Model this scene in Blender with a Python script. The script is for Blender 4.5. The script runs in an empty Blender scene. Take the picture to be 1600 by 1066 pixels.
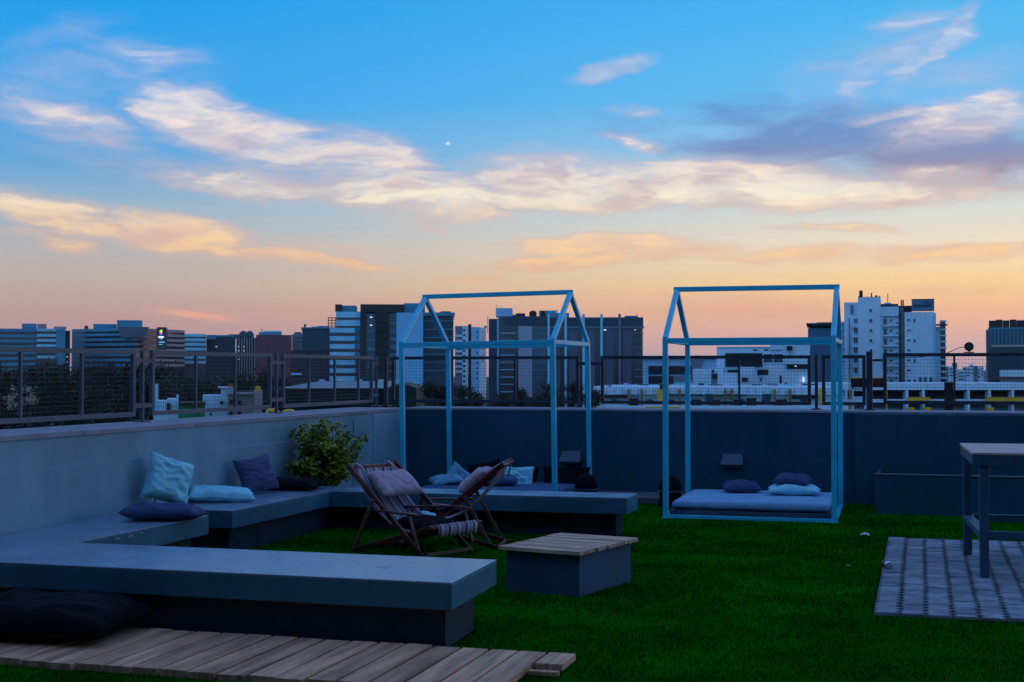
import bpy, bmesh, math, random
import numpy as np
from mathutils import Vector, Matrix, noise as mnoise

random.seed(7)
SC = bpy.context.scene
COL = SC.collection
R = math.radians

# ------------------------------------------------------------------ camera
EYE = 1.6
YAW = R(16.5)          # camera looks 16.5 deg left of the roof's long axis (+Y)
FPX = 2158.0           # focal length in pixels of a 1600 px wide frame
cam = bpy.data.cameras.new('camera')
cam.sensor_width = 36.0
cam.lens = 36.0 * FPX / 1600.0
cam.clip_start = 0.05
cam.clip_end = 20000
camo = bpy.data.objects.new('camera', cam)
COL.objects.link(camo)
camo.location = (0, 0, EYE)
camo.rotation_euler = (R(90) + math.atan(47 / FPX), 0, YAW)
SC.camera = camo

# ------------------------------------------------------------------ view
SC.view_settings.view_transform = 'Standard'
SC.view_settings.look = 'None'
SC.view_settings.exposure = 0.0
SC.view_settings.gamma = 1.0
SC.view_settings.use_curve_mapping = False

def lin(r, g, b):
    f = lambda c: (c / 255 / 12.92) if c / 255 <= 0.04045 else ((c / 255 + 0.055) / 1.055) ** 2.4
    return (f(r), f(g), f(b), 1.0)

# ------------------------------------------------------------------ world: dusk sky
SUN_AZ = 38.0          # degrees clockwise from +Y, past the right edge of the view
W = bpy.data.worlds.new('World')
SC.world = W
W.use_nodes = True
nt = W.node_tree
nt.nodes.clear()
N, L = nt.nodes, nt.links
def nd(t, **k):
    n = N.new(t)
    for a, v in k.items(): setattr(n, a, v)
    return n
def setin(n, i, v):
    if hasattr(v, 'is_output'): L.new(v, n.inputs[i])
    else: n.inputs[i].default_value = v
def mth(op, a, b=0.0, c=None, clamp=False):
    n = nd('ShaderNodeMath', operation=op, use_clamp=clamp)
    setin(n, 0, a); setin(n, 1, b)
    if c is not None: setin(n, 2, c)
    return n.outputs[0]
def mrange(v, a, b, c=0.0, d=1.0, smooth=True):
    n = nd('ShaderNodeMapRange', interpolation_type='SMOOTHSTEP' if smooth else 'LINEAR', clamp=True) if smooth else nd('ShaderNodeMapRange', clamp=True)
    setin(n, 0, v); setin(n, 1, a); setin(n, 2, b); setin(n, 3, c); setin(n, 4, d)
    return n.outputs[0]
def ramp(fac, stops):
    n = nd('ShaderNodeValToRGB')
    cr = n.color_ramp
    while len(cr.elements) > 1: cr.elements.remove(cr.elements[-1])
    cr.elements[0].position = stops[0][0]; cr.elements[0].color = stops[0][1]
    for p, c in stops[1:]:
        e = cr.elements.new(p); e.color = c
    L.new(fac, n.inputs[0])
    return n.outputs[0]
def mix(fac, a, b, bt='MIX'):
    n = nd('ShaderNodeMix', data_type='RGBA', blend_type=bt)
    setin(n, 0, fac); setin(n, 6, a); setin(n, 7, b)
    return n.outputs[2]
def comb(x, y, z=0.0):
    n = nd('ShaderNodeCombineXYZ')
    setin(n, 0, x); setin(n, 1, y); setin(n, 2, z)
    return n.outputs[0]
def vop(op, a, b):
    n = nd('ShaderNodeVectorMath', operation=op)
    setin(n, 0, a); setin(n, 1, b)
    return n.outputs[0]
def wnoise(vec, scale, detail=4, rough=0.55, dist=0.0, out=0, lac=2.0):
    n = nd('ShaderNodeTexNoise')
    setin(n, 'Vector', vec); n.inputs['Scale'].default_value = scale
    n.inputs['Detail'].default_value = detail; n.inputs['Roughness'].default_value = rough
    n.inputs['Distortion'].default_value = dist; n.inputs['Lacunarity'].default_value = lac
    return n.outputs[out]

tc = nd('ShaderNodeTexCoord')
sep = nd('ShaderNodeSeparateXYZ'); L.new(tc.outputs['Generated'], sep.inputs[0])
az = mth('MULTIPLY', mth('ARCTAN2', sep.outputs[0], sep.outputs[1]), 180 / math.pi)
el = mth('MULTIPLY', mth('ARCSINE', sep.outputs[2]), 180 / math.pi)
elp = mth('DIVIDE', el, 40.0, clamp=True)     # 0..40 deg, the ramp's range
def st(deg, c, k=1.0):
    l = lin(*c); return (deg / 40.0, (l[0] * k, l[1] * k, l[2] * k, 1))
sun_side = [st(0, (204, 172, 178)), st(1.2, (218, 176, 166)), st(2.4, (240, 184, 148)), st(3.6, (247, 208, 150)),
            st(5.0, (240, 222, 194)), st(6.6, (212, 219, 217)), st(8.4, (166, 206, 231)), st(11, (102, 186, 240)),
            st(14.5, (70, 180, 240)), st(24, (40, 140, 225)), st(40, (26, 112, 208))]
far_side = [st(0, (166, 148, 164)), st(1.2, (182, 150, 156)), st(2.4, (190, 156, 152)), st(3.6, (188, 172, 166)),
            st(5.0, (178, 178, 182)), st(6.6, (150, 179, 202)), st(8.4, (92, 164, 218)), st(11, (52, 164, 234)),
            st(14.5, (26, 156, 234)), st(24, (14, 130, 222)), st(40, (20, 116, 212))]
anti = [st(0, (104, 152, 204), 1.7), st(3, (112, 166, 218), 1.7), st(7, (110, 174, 230), 1.7), st(14, (92, 170, 234), 1.6),
        st(24, (56, 146, 228), 1.35), st(40, (24, 118, 214))]
c_sun = ramp(elp, sun_side); c_far = ramp(elp, far_side); c_anti = ramp(elp, anti)
daz = mth('MULTIPLY', mth('SUBTRACT', az, SUN_AZ), math.pi / 180)
cosd = mth('COSINE', daz)                      # 1 toward the sunset, -1 opposite
w1 = mrange(cosd, 0.28, 0.86)
w2 = mrange(cosd, 0.25, -0.7)
sky = mix(w2, mix(w1, c_far, c_sun), c_anti)

# ---- clouds in azimuth / elevation degrees
P0 = comb(az, el)
nw1 = wnoise(vop('MULTIPLY', P0, (0.16, 0.42, 1)), 1.0, 2, 0.55, out=1)
nw2 = wnoise(vop('MULTIPLY', P0, (0.62, 1.9, 1)), 1.0, 2, 0.6, out=1)
warp = vop('ADD', vop('MULTIPLY', vop('SUBTRACT', nw1, (0.5, 0.5, 0.5)), (4.2, 1.3, 0)),
           vop('MULTIPLY', vop('SUBTRACT', nw2, (0.5, 0.5, 0.5)), (1.6, 0.40, 0)))
PW = vop('ADD', comb(az, el, 1.0), warp)
def dotc(v, c):
    n = nd('ShaderNodeVectorMath', operation='DOT_PRODUCT')
    setin(n, 0, v); n.inputs[1].default_value = c
    return n.outputs['Value']
def cloud_mask(lst):
    acc = 0.0
    ppd = FPX * math.pi / 180
    for (x, y, a, b, tilt, k) in lst:
        caz = -16.5 + math.degrees(math.atan((x - 800) / FPX))
        cel = math.degrees(math.atan((580 - y) / FPX * math.cos(R(caz + 16.5))))
        ha, hb = a / ppd * 1.2, b / ppd * 1.3
        c, s = math.cos(R(tilt)), -math.sin(R(tilt))
        u = dotc(PW, (c / ha, s / ha, -(caz * c + cel * s) / ha))
        v = dotc(PW, (-s / hb, c / hb, (caz * s - cel * c) / hb))
        r2 = mth('MULTIPLY_ADD', u, u, mth('MULTIPLY', v, v))
        acc = mth('MAXIMUM', acc, mth('MULTIPLY_ADD', r2, -k, k))
    return acc
# x, y centre; half length, half width; tilt (down to the right); strength
bright = [
    (300, 178, 120, 44, 14, 1.05), (385, 206, 170, 36, 8, 1.05), (470, 226, 120, 34, 12, .9), (240, 165, 60, 26, 30, .6), (540, 238, 140, 40, 8, .85), (610, 246, 80, 26, 10, 1.0),
    (430, 282, 260, 30, 5, .72), (620, 298, 170, 42, 6, 1.0), (690, 312, 130, 26, 2, 1.0), (560, 268, 90, 24, 6, .6),
    (880, 282, 180, 44, 3, .95), (1090, 282, 260, 40, 1, 1.05), (1250, 298, 260, 30, 2, 1.05), (1060, 264, 60, 22, -14, .7), (1440, 296, 160, 16, 2, .8), (900, 308, 320, 20, 1, .8),
    (1500, 190, 120, 36, -8, .95), (1400, 182, 80, 14, -6, .7), (1545, 160, 70, 30, -12, .9), (1460, 272, 90, 14, 6, .7),
    (1340, 130, 46, 36, 30, .62), (1420, 112, 40, 50, 35, .55), (1390, 78, 140, 30, -14, .55), (1478, 56, 80, 20, -38, .75), (1420, 30, 90, 16, 0, .65), (1500, 110, 130, 26, -8, .5), (1360, 95, 160, 60, -20, .38),
    (948, 106, 64, 15, -16, .8), (1008, 218, 60, 13, 9, .85), (990, 172, 46, 11, 4, .6), (835, 228, 50, 12, 0, .35), (1232, 146, 40, 9, -10, .35),
    (105, 184, 130, 40, 14, .66), (230, 82, 120, 24, 2, .62), (165, 110, 190, 50, -6, .45), (90, 56, 110, 24, -16, .36), (150, 240, 180, 24, 10, .3),
    (90, 332, 130, 28, 11, 1.0), (260, 358, 170, 30, 8, 1.0), (330, 384, 130, 18, 10, .8), (470, 400, 150, 12, 7, .85), (85, 378, 80, 17, 10, .75), (500, 384, 130, 12, 4, .45),
    (990, 384, 220, 19, 2, 1.0), (890, 410, 120, 17, -4, 1.0), (1180, 396, 200, 13, 2, .8), (1490, 394, 140, 14, -2, .95), (1310, 358, 100, 9, 6, .7),
    (738, 437, 70, 8, 5, .55), (320, 491, 85, 9, 5, .9), (1160, 484, 210, 22, 2, .55), (750, 482, 80, 14, 0, .4), (670, 353, 30, 8, 8, .5), (1480, 452, 90, 12, 0, .4),
]
dark = [(1330, 218, 250, 58, 6, 1.0), (1180, 190, 130, 46, 8, .7), (1480, 238, 180, 50, 7, 1.15), (1250, 232, 220, 34, 6, .9), (1010, 190, 110, 34, 6, .32), (780, 270, 70, 14, 4, .3)]
mb_ = cloud_mask(bright); md_ = cloud_mask(dark)
# streaky filaments, tilted like the cirrus
mp = nd('ShaderNodeMapping', vector_type='POINT'); L.new(PW, mp.inputs['Vector'])
mp.inputs['Rotation'].default_value = (0, 0, R(9)); mp.inputs['Scale'].default_value = (0.26, 1.20, 1)
fil = wnoise(mp.outputs[0], 1.0, 7, 0.64, 0.5)
mp2 = nd('ShaderNodeMapping', vector_type='POINT'); L.new(PW, mp2.inputs['Vector'])
mp2.inputs['Rotation'].default_value = (0, 0, R(28)); mp2.inputs['Scale'].default_value = (0.5, 2.6, 1)
fil2 = wnoise(mp2.outputs[0], 1.0, 5, 0.6, 0.0)
filn = mth('ADD', mth('MULTIPLY', fil, 0.68), mth('MULTIPLY', fil2, 0.32))
# thin high cloud elsewhere round the sky, keyed to direction only
gen = wnoise(vop('MULTIPLY', tc.outputs['Generated'], (2.2, 2.2, 9.0)), 1.0, 4, 0.58, 0.0)
away = mrange(mth('ABSOLUTE', mth('ADD', az, 16.5)), 20.0, 34.0)
high = mrange(el, 15.5, 21.0)
outm = mth('MAXIMUM', away, high)
gm = mth('MULTIPLY', mth('MULTIPLY', mrange(gen, 0.40, 0.66), mrange(el, 6.0, 20.0)), mth('MULTIPLY', outm, 0.85))
base_d = mth('ADD', mth('MULTIPLY', mb_, 1.55), mth('MULTIPLY', mth('SUBTRACT', filn, 0.55), 3.3))
dens = mth('MULTIPLY', mrange(base_d, -0.05, 1.95), mrange(mb_, 0.0, 0.62))
dens = mth('MAXIMUM', dens, gm)
ccol = ramp(elp, [st(0, (232, 160, 140)), st(2.3, (250, 168, 138)), st(3.6, (255, 196, 132)), st(4.8, (255, 206, 146)),
                  st(6.2, (255, 222, 178)), st(7.2, (255, 242, 216)), st(8.6, (255, 232, 214)), st(10.4, (255, 234, 220)), st(13, (224, 226, 244)), st(30, (218, 214, 226)), st(40, (214, 208, 220))])
lav = ramp(elp, [st(0, (190, 150, 150)), st(3.6, (226, 176, 150)), st(6, (222, 186, 172)), st(8, (206, 184, 190)), st(11, (168, 182, 218)), st(40, (178, 184, 214))])
shade_n = wnoise(vop('MULTIPLY', PW, (0.30, 1.1, 1)), 1.0, 3, 0.55, 0.0)
lit = mth('MULTIPLY', mrange(dens, 0.10, 0.62), mrange(shade_n, 0.32, 0.58))
cc = mix(lit, lav, ccol)
cdark = ramp(elp, [st(0, (120, 110, 130)), st(7.4, (172, 140, 152)), st(8.3, (138, 136, 172)), st(9.2, (110, 138, 192)), st(10.6, (92, 142, 206)), st(12.5, (84, 150, 212)), st(40, (80, 130, 200))])
dd = mth('MULTIPLY', mrange(mth('ADD', mth('MULTIPLY', md_, 1.5), mth('MULTIPLY', mth('SUBTRACT', filn, 0.52), 3.0)), 0.10, 1.5), mrange(md_, 0.0, 0.3))
sky = mix(mth('MULTIPLY', dd, 0.9), sky, cdark)
veil = mth('MULTIPLY', mrange(mb_, -0.02, 0.75), mrange(filn, 0.30, 0.62, 0.18, 0.52))
sky = mix(veil, sky, lav)
sky = mix(mth('MULTIPLY', dens, 0.96), sky, cc)
gcol = lin(46, 50, 60)
sky = mix(mrange(el, -0.3, -2.0), sky, gcol)
# the physical sky, with the sun at the horizon, adds its own faint glow
ns = nd('ShaderNodeTexSky', sky_type='NISHITA', sun_disc=False, sun_elevation=R(1.5), sun_rotation=R(SUN_AZ))
nsc = vop('MULTIPLY', ns.outputs[0], (0.012, 0.012, 0.012))
sky = mix(1.0, sky, nsc, 'ADD')
bg = nd('ShaderNodeBackground'); L.new(sky, bg.inputs[0]); bg.inputs[1].default_value = 1.0
wo = nd('ShaderNodeOutputWorld'); L.new(bg.outputs[0], wo.inputs[0])
SC.cycles.use_adaptive_sampling = True
SC.cycles.adaptive_threshold = 0.015
SC.cycles.adaptive_min_samples = 12
SC.cycles.max_bounces = 5
SC.cycles.diffuse_bounces = 3
SC.cycles.glossy_bounces = 3
SC.cycles.transmission_bounces = 4
SC.cycles.use_denoising = True
W.cycles.sampling_method = 'MANUAL'
W.cycles.sample_map_resolution = 512

# ------------------------------------------------------------------ the last low sun, soft and faint
sl = bpy.data.lights.new('sun', 'SUN')
sl.energy = 0.09
sl.angle = R(14)
sl.color = (1.0, 0.70, 0.56)
slo = bpy.data.objects.new('sun', sl); COL.objects.link(slo)
sd = Vector((math.sin(R(SUN_AZ + 22)) * math.cos(R(7)), math.cos(R(SUN_AZ + 22)) * math.cos(R(7)), math.sin(R(7))))
slo.rotation_euler = sd.to_track_quat('Z', 'Y').to_euler()
slo.location = (20, 20, 12)

# ================================================================== helpers
MATS = {}
def mat(name, col, rough=0.6, spec=0.4, var=0.12, vscale=3.0, bump=0.0, bscale=60.0, metal=0.0, col2=None, stretch=(1, 1, 1), streak=0.0, coord='Object', orand=0.0):
    """principled material: base colour broken up by two noises, fine bump"""
    if name in MATS: return MATS[name]
    m = bpy.data.materials.new(name); m.use_nodes = True
    t = m.node_tree; b = t.nodes['Principled BSDF']
    b.inputs['Roughness'].default_value = rough
    b.inputs['Specular IOR Level'].default_value = spec
    b.inputs['Metallic'].default_value = metal
    c = tuple(col[:3])
    c2 = tuple(col2[:3]) if col2 else tuple(max(0, x * (1 - 2.2 * var)) for x in c)
    tcn = t.nodes.new('ShaderNodeTexCoord')
    mp = t.nodes.new('ShaderNodeMapping'); mp.inputs['Scale'].default_value = stretch
    if coord == 'Position':
        tcn = t.nodes.new('ShaderNodeNewGeometry')
    t.links.new(tcn.outputs[coord], mp.inputs[0])
    n1 = t.nodes.new('ShaderNodeTexNoise'); n1.inputs['Scale'].default_value = vscale; n1.inputs['Detail'].default_value = 5; n1.inputs['Roughness'].default_value = 0.62
    t.links.new(mp.outputs[0], n1.inputs['Vector'])
    cr = t.nodes.new('ShaderNodeValToRGB')
    cr.color_ramp.elements[0].position = 0.34; cr.color_ramp.elements[1].position = 0.66
    cr.color_ramp.elements[0].color = (*c2, 1); cr.color_ramp.elements[1].color = (*c, 1)
    t.links.new(n1.outputs[0], cr.inputs[0])
    out = cr.outputs[0]
    if streak:
        n2 = t.nodes.new('ShaderNodeTexNoise'); n2.inputs['Scale'].default_value = 1.0; n2.inputs['Detail'].default_value = 4
        mp2 = t.nodes.new('ShaderNodeMapping'); mp2.inputs['Scale'].default_value = (5.0, 5.0, 0.35)
        t.links.new(tcn.outputs[coord], mp2.inputs[0]); t.links.new(mp2.outputs[0], n2.inputs['Vector'])
        r2 = t.nodes.new('ShaderNodeMapRange'); r2.inputs[1].default_value = 0.42; r2.inputs[2].default_value = 0.7; r2.inputs[3].default_value = 1.0; r2.inputs[4].default_value = 1.0 - streak
        t.links.new(n2.outputs[0], r2.inputs[0])
        mx = t.nodes.new('ShaderNodeMix'); mx.data_type = 'RGBA'; mx.blend_type = 'MULTIPLY'; mx.inputs[0].default_value = 1
        t.links.new(out, mx.inputs[6]); t.links.new(r2.outputs[0], mx.inputs[7]); out = mx.outputs[2]
    if orand:
        oi = t.nodes.new('ShaderNodeObjectInfo')
        ro = t.nodes.new('ShaderNodeMapRange'); ro.inputs[3].default_value = 1.0 - orand; ro.inputs[4].default_value = 1.0 + orand * .6
        t.links.new(oi.outputs['Random'], ro.inputs[0])
        mo = t.nodes.new('ShaderNodeMix'); mo.data_type = 'RGBA'; mo.blend_type = 'MULTIPLY'; mo.inputs[0].default_value = 1
        t.links.new(out, mo.inputs[6]); t.links.new(ro.outputs[0], mo.inputs[7]); out = mo.outputs[2]
    t.links.new(out, b.inputs['Base Color'])
    if bump:
        n3 = t.nodes.new('ShaderNodeTexNoise'); n3.inputs['Scale'].default_value = bscale; n3.inputs['Detail'].default_value = 3
        t.links.new(mp.outputs[0], n3.inputs['Vector'])
        bp = t.nodes.new('ShaderNodeBump'); bp.inputs['Strength'].default_value = bump; bp.inputs['Distance'].default_value = 0.01
        t.links.new(n3.outputs[0], bp.inputs['Height']); t.links.new(bp.outputs[0], b.inputs['Normal'])
        rr = t.nodes.new('ShaderNodeMapRange'); rr.inputs[3].default_value = max(0.02, rough - 0.12); rr.inputs[4].default_value = min(1, rough + 0.12)
        t.links.new(n1.outputs[0], rr.inputs[0]); t.links.new(rr.outputs[0], b.inputs['Roughness'])
    MATS[name] = m
    return m
def emit(name, col, k):
    if name in MATS: return MATS[name]
    m = bpy.data.materials.new(name); m.use_nodes = True
    b = m.node_tree.nodes['Principled BSDF']
    b.inputs['Base Color'].default_value = (*col[:3], 1)
    b.inputs['Emission Color'].default_value = (*col[:3], 1); b.inputs['Emission Strength'].default_value = k
    MATS[name] = m
    return m

def tag(o, label=None, cat=None, group=None, kind=None):
    if label: o['label'] = label
    if cat: o['category'] = cat
    if group: o['group'] = group
    if kind: o['kind'] = kind
    return o
def thing(name, label, cat, loc=(0, 0, 0), rz=0.0, group=None):
    o = bpy.data.objects.new(name, None); o.empty_display_size = 0.2
    COL.objects.link(o); o.location = loc; o.rotation_euler = (0, 0, rz)
    return tag(o, label, cat, group)
def link(name, me, parent=None, loc=None, rot=None):
    o = bpy.data.objects.new(name, me); COL.objects.link(o)
    if parent: o.parent = parent
    if loc is not None: o.location = loc
    if rot is not None: o.rotation_euler = rot
    return o
def copy_tree(o, parent=None):
    c = o.copy(); COL.objects.link(c); c.parent = parent
    for ch in list(o.children): copy_tree(ch, c)
    return c

class MB:
    """collects faces, then becomes one mesh"""
    def __init__(s): s.v = []; s.f = []
    def add(s, vs, fs):
        k = len(s.v); s.v += [tuple(v) for v in vs]; s.f += [tuple(i + k for i in f) for f in fs]; return s
    def box(s, x0, x1, y0, y1, z0, z1):
        vs = [(x, y, z) for z in (z0, z1) for y in (y0, y1) for x in (x0, x1)]
        return s.add(vs, [(0, 2, 3, 1), (4, 5, 7, 6), (0, 1, 5, 4), (2, 6, 7, 3), (0, 4, 6, 2), (1, 3, 7, 5)])
    def bar(s, p, q, w, h, up=(0, 0, 1)):
        p, q = Vector(p), Vector(q); d = (q - p).normalized(); u = Vector(up)
        sd_ = d.cross(u)
        if sd_.length < 1e-4: sd_ = d.cross(Vector((0, 1, 0)))
        sd_.normalize(); u = sd_.cross(d).normalized()
        vs = [e + sd_ * (a * w / 2) + u * (b * h / 2) for e in (p, q) for a, b in ((-1, -1), (1, -1), (1, 1), (-1, 1))]
        return s.add(vs, [(3, 2, 1, 0), (4, 5, 6, 7), (0, 1, 5, 4), (1, 2, 6, 5), (2, 3, 7, 6), (3, 0, 4, 7)])
    def tube(s, pts, r, n=8, cap=True):
        pts = [Vector(p) for p in pts]; k0 = len(s.v); rs = r if hasattr(r, '__len__') else [r] * len(pts)
        for i, p in enumerate(pts):
            d = (pts[min(i + 1, len(pts) - 1)] - pts[max(i - 1, 0)]).normalized()
            a = d.orthogonal().normalized(); b = d.cross(a)
            for j in range(n):
                t = 2 * math.pi * j / n
                s.v.append(tuple(p + (a * math.cos(t) + b * math.sin(t)) * rs[i]))
        for i in range(len(pts) - 1):
            for j in range(n):
                a, b = k0 + i * n + j, k0 + i * n + (j + 1) % n
                s.f.append((a, b, b + n, a + n))
        if cap:
            s.f.append(tuple(k0 + j for j in range(n))[::-1]); s.f.append(tuple(k0 + (len(pts) - 1) * n + j for j in range(n)))
        return s
    def prism(s, poly, z0, z1):
        n = len(poly)
        vs = [(x, y, z0) for x, y in poly] + [(x, y, z1) for x, y in poly]
        return s.add(vs, [tuple(range(n))[::-1], tuple(range(n, 2 * n))] + [(i, (i + 1) % n, (i + 1) % n + n, i + n) for i in range(n)])
    def lathe(s, prof, n=24, c=(0, 0)):
        k0 = len(s.v)
        for r, z in prof:
            for j in range(n):
                t = 2 * math.pi * j / n; s.v.append((c[0] + r * math.cos(t), c[1] + r * math.sin(t), z))
        for i in range(len(prof) - 1):
            for j in range(n):
                a, b = k0 + i * n + j, k0 + i * n + (j + 1) % n
                s.f.append((a, b, b + n, a + n))
        s.f.append(tuple(k0 + j for j in range(n))[::-1]); s.f.append(tuple(k0 + (len(prof) - 1) * n + j for j in range(n)))
        return s
    def build(s, name, m, parent=None, bevel=0.0, smooth=False, seg=2, origin=None):
        me = bpy.data.meshes.new(name)
        vs = s.v
        if origin: vs = [(a - origin[0], b - origin[1], c - origin[2]) for a, b, c in vs]
        me.from_pydata(vs, [], s.f); me.update()
        if bevel:
            bm = bmesh.new(); bm.from_mesh(me)
            bmesh.ops.remove_doubles(bm, verts=bm.verts, dist=1e-6)
            bmesh.ops.recalc_face_normals(bm, faces=bm.faces)
            es = [e for e in bm.edges if len(e.link_faces) == 2 and e.calc_face_angle(0) > 0.5]
            bmesh.ops.bevel(bm, geom=es, offset=bevel, segments=seg, affect='EDGES', profile=0.5, clamp_overlap=True)
            bm.to_mesh(me); bm.free()
        if smooth: me.polygons.foreach_set('use_smooth', [True] * len(me.polygons))
        me.materials.append(m)
        return link(name, me, parent)

# ================================================================== materials
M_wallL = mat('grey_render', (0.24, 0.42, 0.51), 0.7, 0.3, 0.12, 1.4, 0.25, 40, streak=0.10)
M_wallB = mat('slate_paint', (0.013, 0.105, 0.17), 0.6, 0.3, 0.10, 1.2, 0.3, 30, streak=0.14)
M_cope = mat('pale_coping', (0.3, 0.33, 0.4), 0.6, 0.35, 0.12, 4, 0.25, 50)
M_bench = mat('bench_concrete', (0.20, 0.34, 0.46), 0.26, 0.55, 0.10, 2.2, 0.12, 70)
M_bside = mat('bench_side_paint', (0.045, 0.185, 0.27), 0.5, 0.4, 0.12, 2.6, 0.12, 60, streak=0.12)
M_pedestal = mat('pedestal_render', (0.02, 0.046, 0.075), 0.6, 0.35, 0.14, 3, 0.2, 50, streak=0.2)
M_under = mat('bench_underlay', (0.16, 0.08, 0.03), 0.8, 0.2, 0.2, 9)
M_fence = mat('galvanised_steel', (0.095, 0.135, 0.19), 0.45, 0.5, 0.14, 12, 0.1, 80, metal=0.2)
M_fenced = mat('shaded_fence_steel', (0.045, 0.06, 0.085), 0.45, 0.5, 0.2, 9, metal=0.1)  # back fence steel, the shade there put into its colour
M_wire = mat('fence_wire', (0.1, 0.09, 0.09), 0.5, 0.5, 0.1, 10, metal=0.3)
M_wired = mat('shaded_fence_wire', (0.03, 0.04, 0.055), 0.5, 0.4, 0.1, 10)  # wire of the back fence, darkened in colour for the same shade
M_frame = mat('sky_blue_paint', (0.05, 0.74, 0.98), 0.38, 0.5, 0.08, 5, 0.06, 60)
M_matt = mat('mattress_cloth', (0.24, 0.52, 0.76), 0.85, 0.15, 0.1, 6, 0.3, 120)
M_platform = mat('platform_board', (0.06, 0.10, 0.16), 0.7, 0.3, 0.15, 4)
M_pblue = mat('aqua_cotton', (0.34, 0.86, 0.95), 0.85, 0.15, 0.07, 7, 0.25, 140)
M_pnavy = mat('indigo_cotton', (0.065, 0.105, 0.22), 0.85, 0.15, 0.12, 7, 0.25, 140)
M_pslate = mat('denim_cotton', (0.10, 0.13, 0.25), 0.85, 0.15, 0.12, 7, 0.25, 140)
M_pteal = mat('petrol_cotton', (0.06, 0.17, 0.32), 0.85, 0.15, 0.12, 7, 0.25, 140)
M_pblack = mat('black_cotton', (0.010, 0.010, 0.016), 0.9, 0.1, 0.1, 7, 0.2, 140)
M_pgrey = mat('mauve_cotton', (0.55, 0.44, 0.5), 0.85, 0.15, 0.1, 6, 0.3, 120)
M_wood = mat('mahogany', (0.15, 0.032, 0.022), 0.38, 0.5, 0.22, 8, 0.1, 60, stretch=(1, 1, 1))
M_woodp = mat('worn_light_wood', (0.17, 0.115, 0.085), 0.6, 0.3, 0.2, 10)
M_brass = mat('dull_bolt', (0.30, 0.24, 0.15), 0.4, 0.5, 0.1, 20, metal=0.8)
M_plank = mat('weathered_plank', (0.95, 0.57, 0.33), 0.72, 0.25, 0.0, 1.0, 0.4, 40, col2=(0.38, 0.22, 0.13), stretch=(14, 1.1, 4), coord='Position', orand=0.22)
M_slat = mat('weathered_slat', (0.98, 0.66, 0.44), 0.7, 0.25, 0.0, 1.0, 0.4, 40, col2=(0.3, 0.19, 0.13), stretch=(2.0, 30, 6), orand=0.15)
M_slatb = mat('bar_slat_wood', (0.85, 0.66, 0.56), 0.6, 0.3, 0.0, 1.0, 0.3, 40, col2=(0.42, 0.32, 0.28), stretch=(1.6, 22, 6))
M_metalb = mat('blue_grey_steel', (0.05, 0.12, 0.2), 0.45, 0.5, 0.12, 6, metal=0.1)
M_turf = mat('turf_backing', (0.002, 0.055, 0.001), 0.95, 0.0, 0.25, 1.3, 0.4, 90)
M_paver = mat('grey_paver', (0.31, 0.38, 0.43), 0.8, 0.25, 0.22, 7, 0.5, 70, coord='Position', orand=0.22)
M_sand = mat('joint_sand', (0.035, 0.04, 0.045), 0.95, 0.05, 0.3, 20)
M_roof = mat('roof_screed', (0.08, 0.085, 0.09), 0.9, 0.1, 0.2, 2)

# ================================================================== the roof terrace
XL, YB = -6.6, 17.25          # inner faces of the left and back parapets
o = MB().box(-7.5, 9, -3.0, 18.1, -0.6, -0.02).build('roof_floor', M_roof); tag(o, kind='structure')
o = MB().box(XL, 9, -3.0, YB, -0.016, 0.0).build('turf_floor', M_turf); tag(o, kind='structure')

# ---- left parapet
t = thing('parapet_wall', 'grey rendered parapet wall along the left side with a pale coping', 'wall', (XL - 0.3, 10, 0))
def part(mb, name, m, par, **k):
    return mb.build(name, m, par, origin=tuple(par.location), **k)
ZW = 1.115
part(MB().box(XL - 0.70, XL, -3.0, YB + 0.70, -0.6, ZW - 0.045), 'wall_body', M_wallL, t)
for k in range(11):
    y0, y1 = -3.0 + k * 1.84, min(-3.0 + (k + 1) * 1.84 - 0.006, YB)
    part(MB().box(XL - 0.72, XL + 0.012, y0, y1, ZW - 0.045, ZW + random.Random(k).uniform(-.002, .002)), 'coping_stone', M_cope, t, bevel=0.006)
part(MB().box(XL, XL + 0.022, -3.0, 10.95, 0, 0.842), 'plaster_ledge', M_wallL, t, bevel=0.006)
part(MB().box(XL, XL + 0.022, 10.985, 15.42, 0, 0.842), 'plaster_ledge', M_wallL, t, bevel=0.006)
part(MB().box(XL, XL + 0.014, 15.50, 16.10, 0.02, ZW - 0.10), 'hatch_panel', M_wallL, t, bevel=0.004)
part(MB().box(XL, XL + 0.014, 16.116, YB - 0.005, 0.02, ZW - 0.06), 'hatch_panel', M_wallL, t, bevel=0.004)
# ---- back parapet
t = thing('parapet_wall', 'dark slate painted parapet wall behind the two house shaped daybeds', 'wall', (1, YB + 0.3, 0))
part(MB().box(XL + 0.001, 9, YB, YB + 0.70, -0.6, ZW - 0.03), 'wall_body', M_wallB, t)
for k in range(8):
    x0 = XL + 0.014 + k * 1.95
    part(MB().box(x0, x0 + 1.944, YB - 0.012, YB + 0.72, ZW - 0.03, ZW + random.Random(k + 40).uniform(-.002, .002)), 'coping_stone', M_cope, t, bevel=0.006)
part(MB().box(-0.765, 9, YB - 0.10, YB - 0.001, 0.0, ZW - 0.034), 'wall_facing', M_wallB, t, bevel=0.006)
part(MB().box(XL + 0.03, XL + 0.12, YB - 0.014, YB - 0.001, 0.3, ZW - 0.05), 'corner_strip', M_wallB, t)
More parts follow.
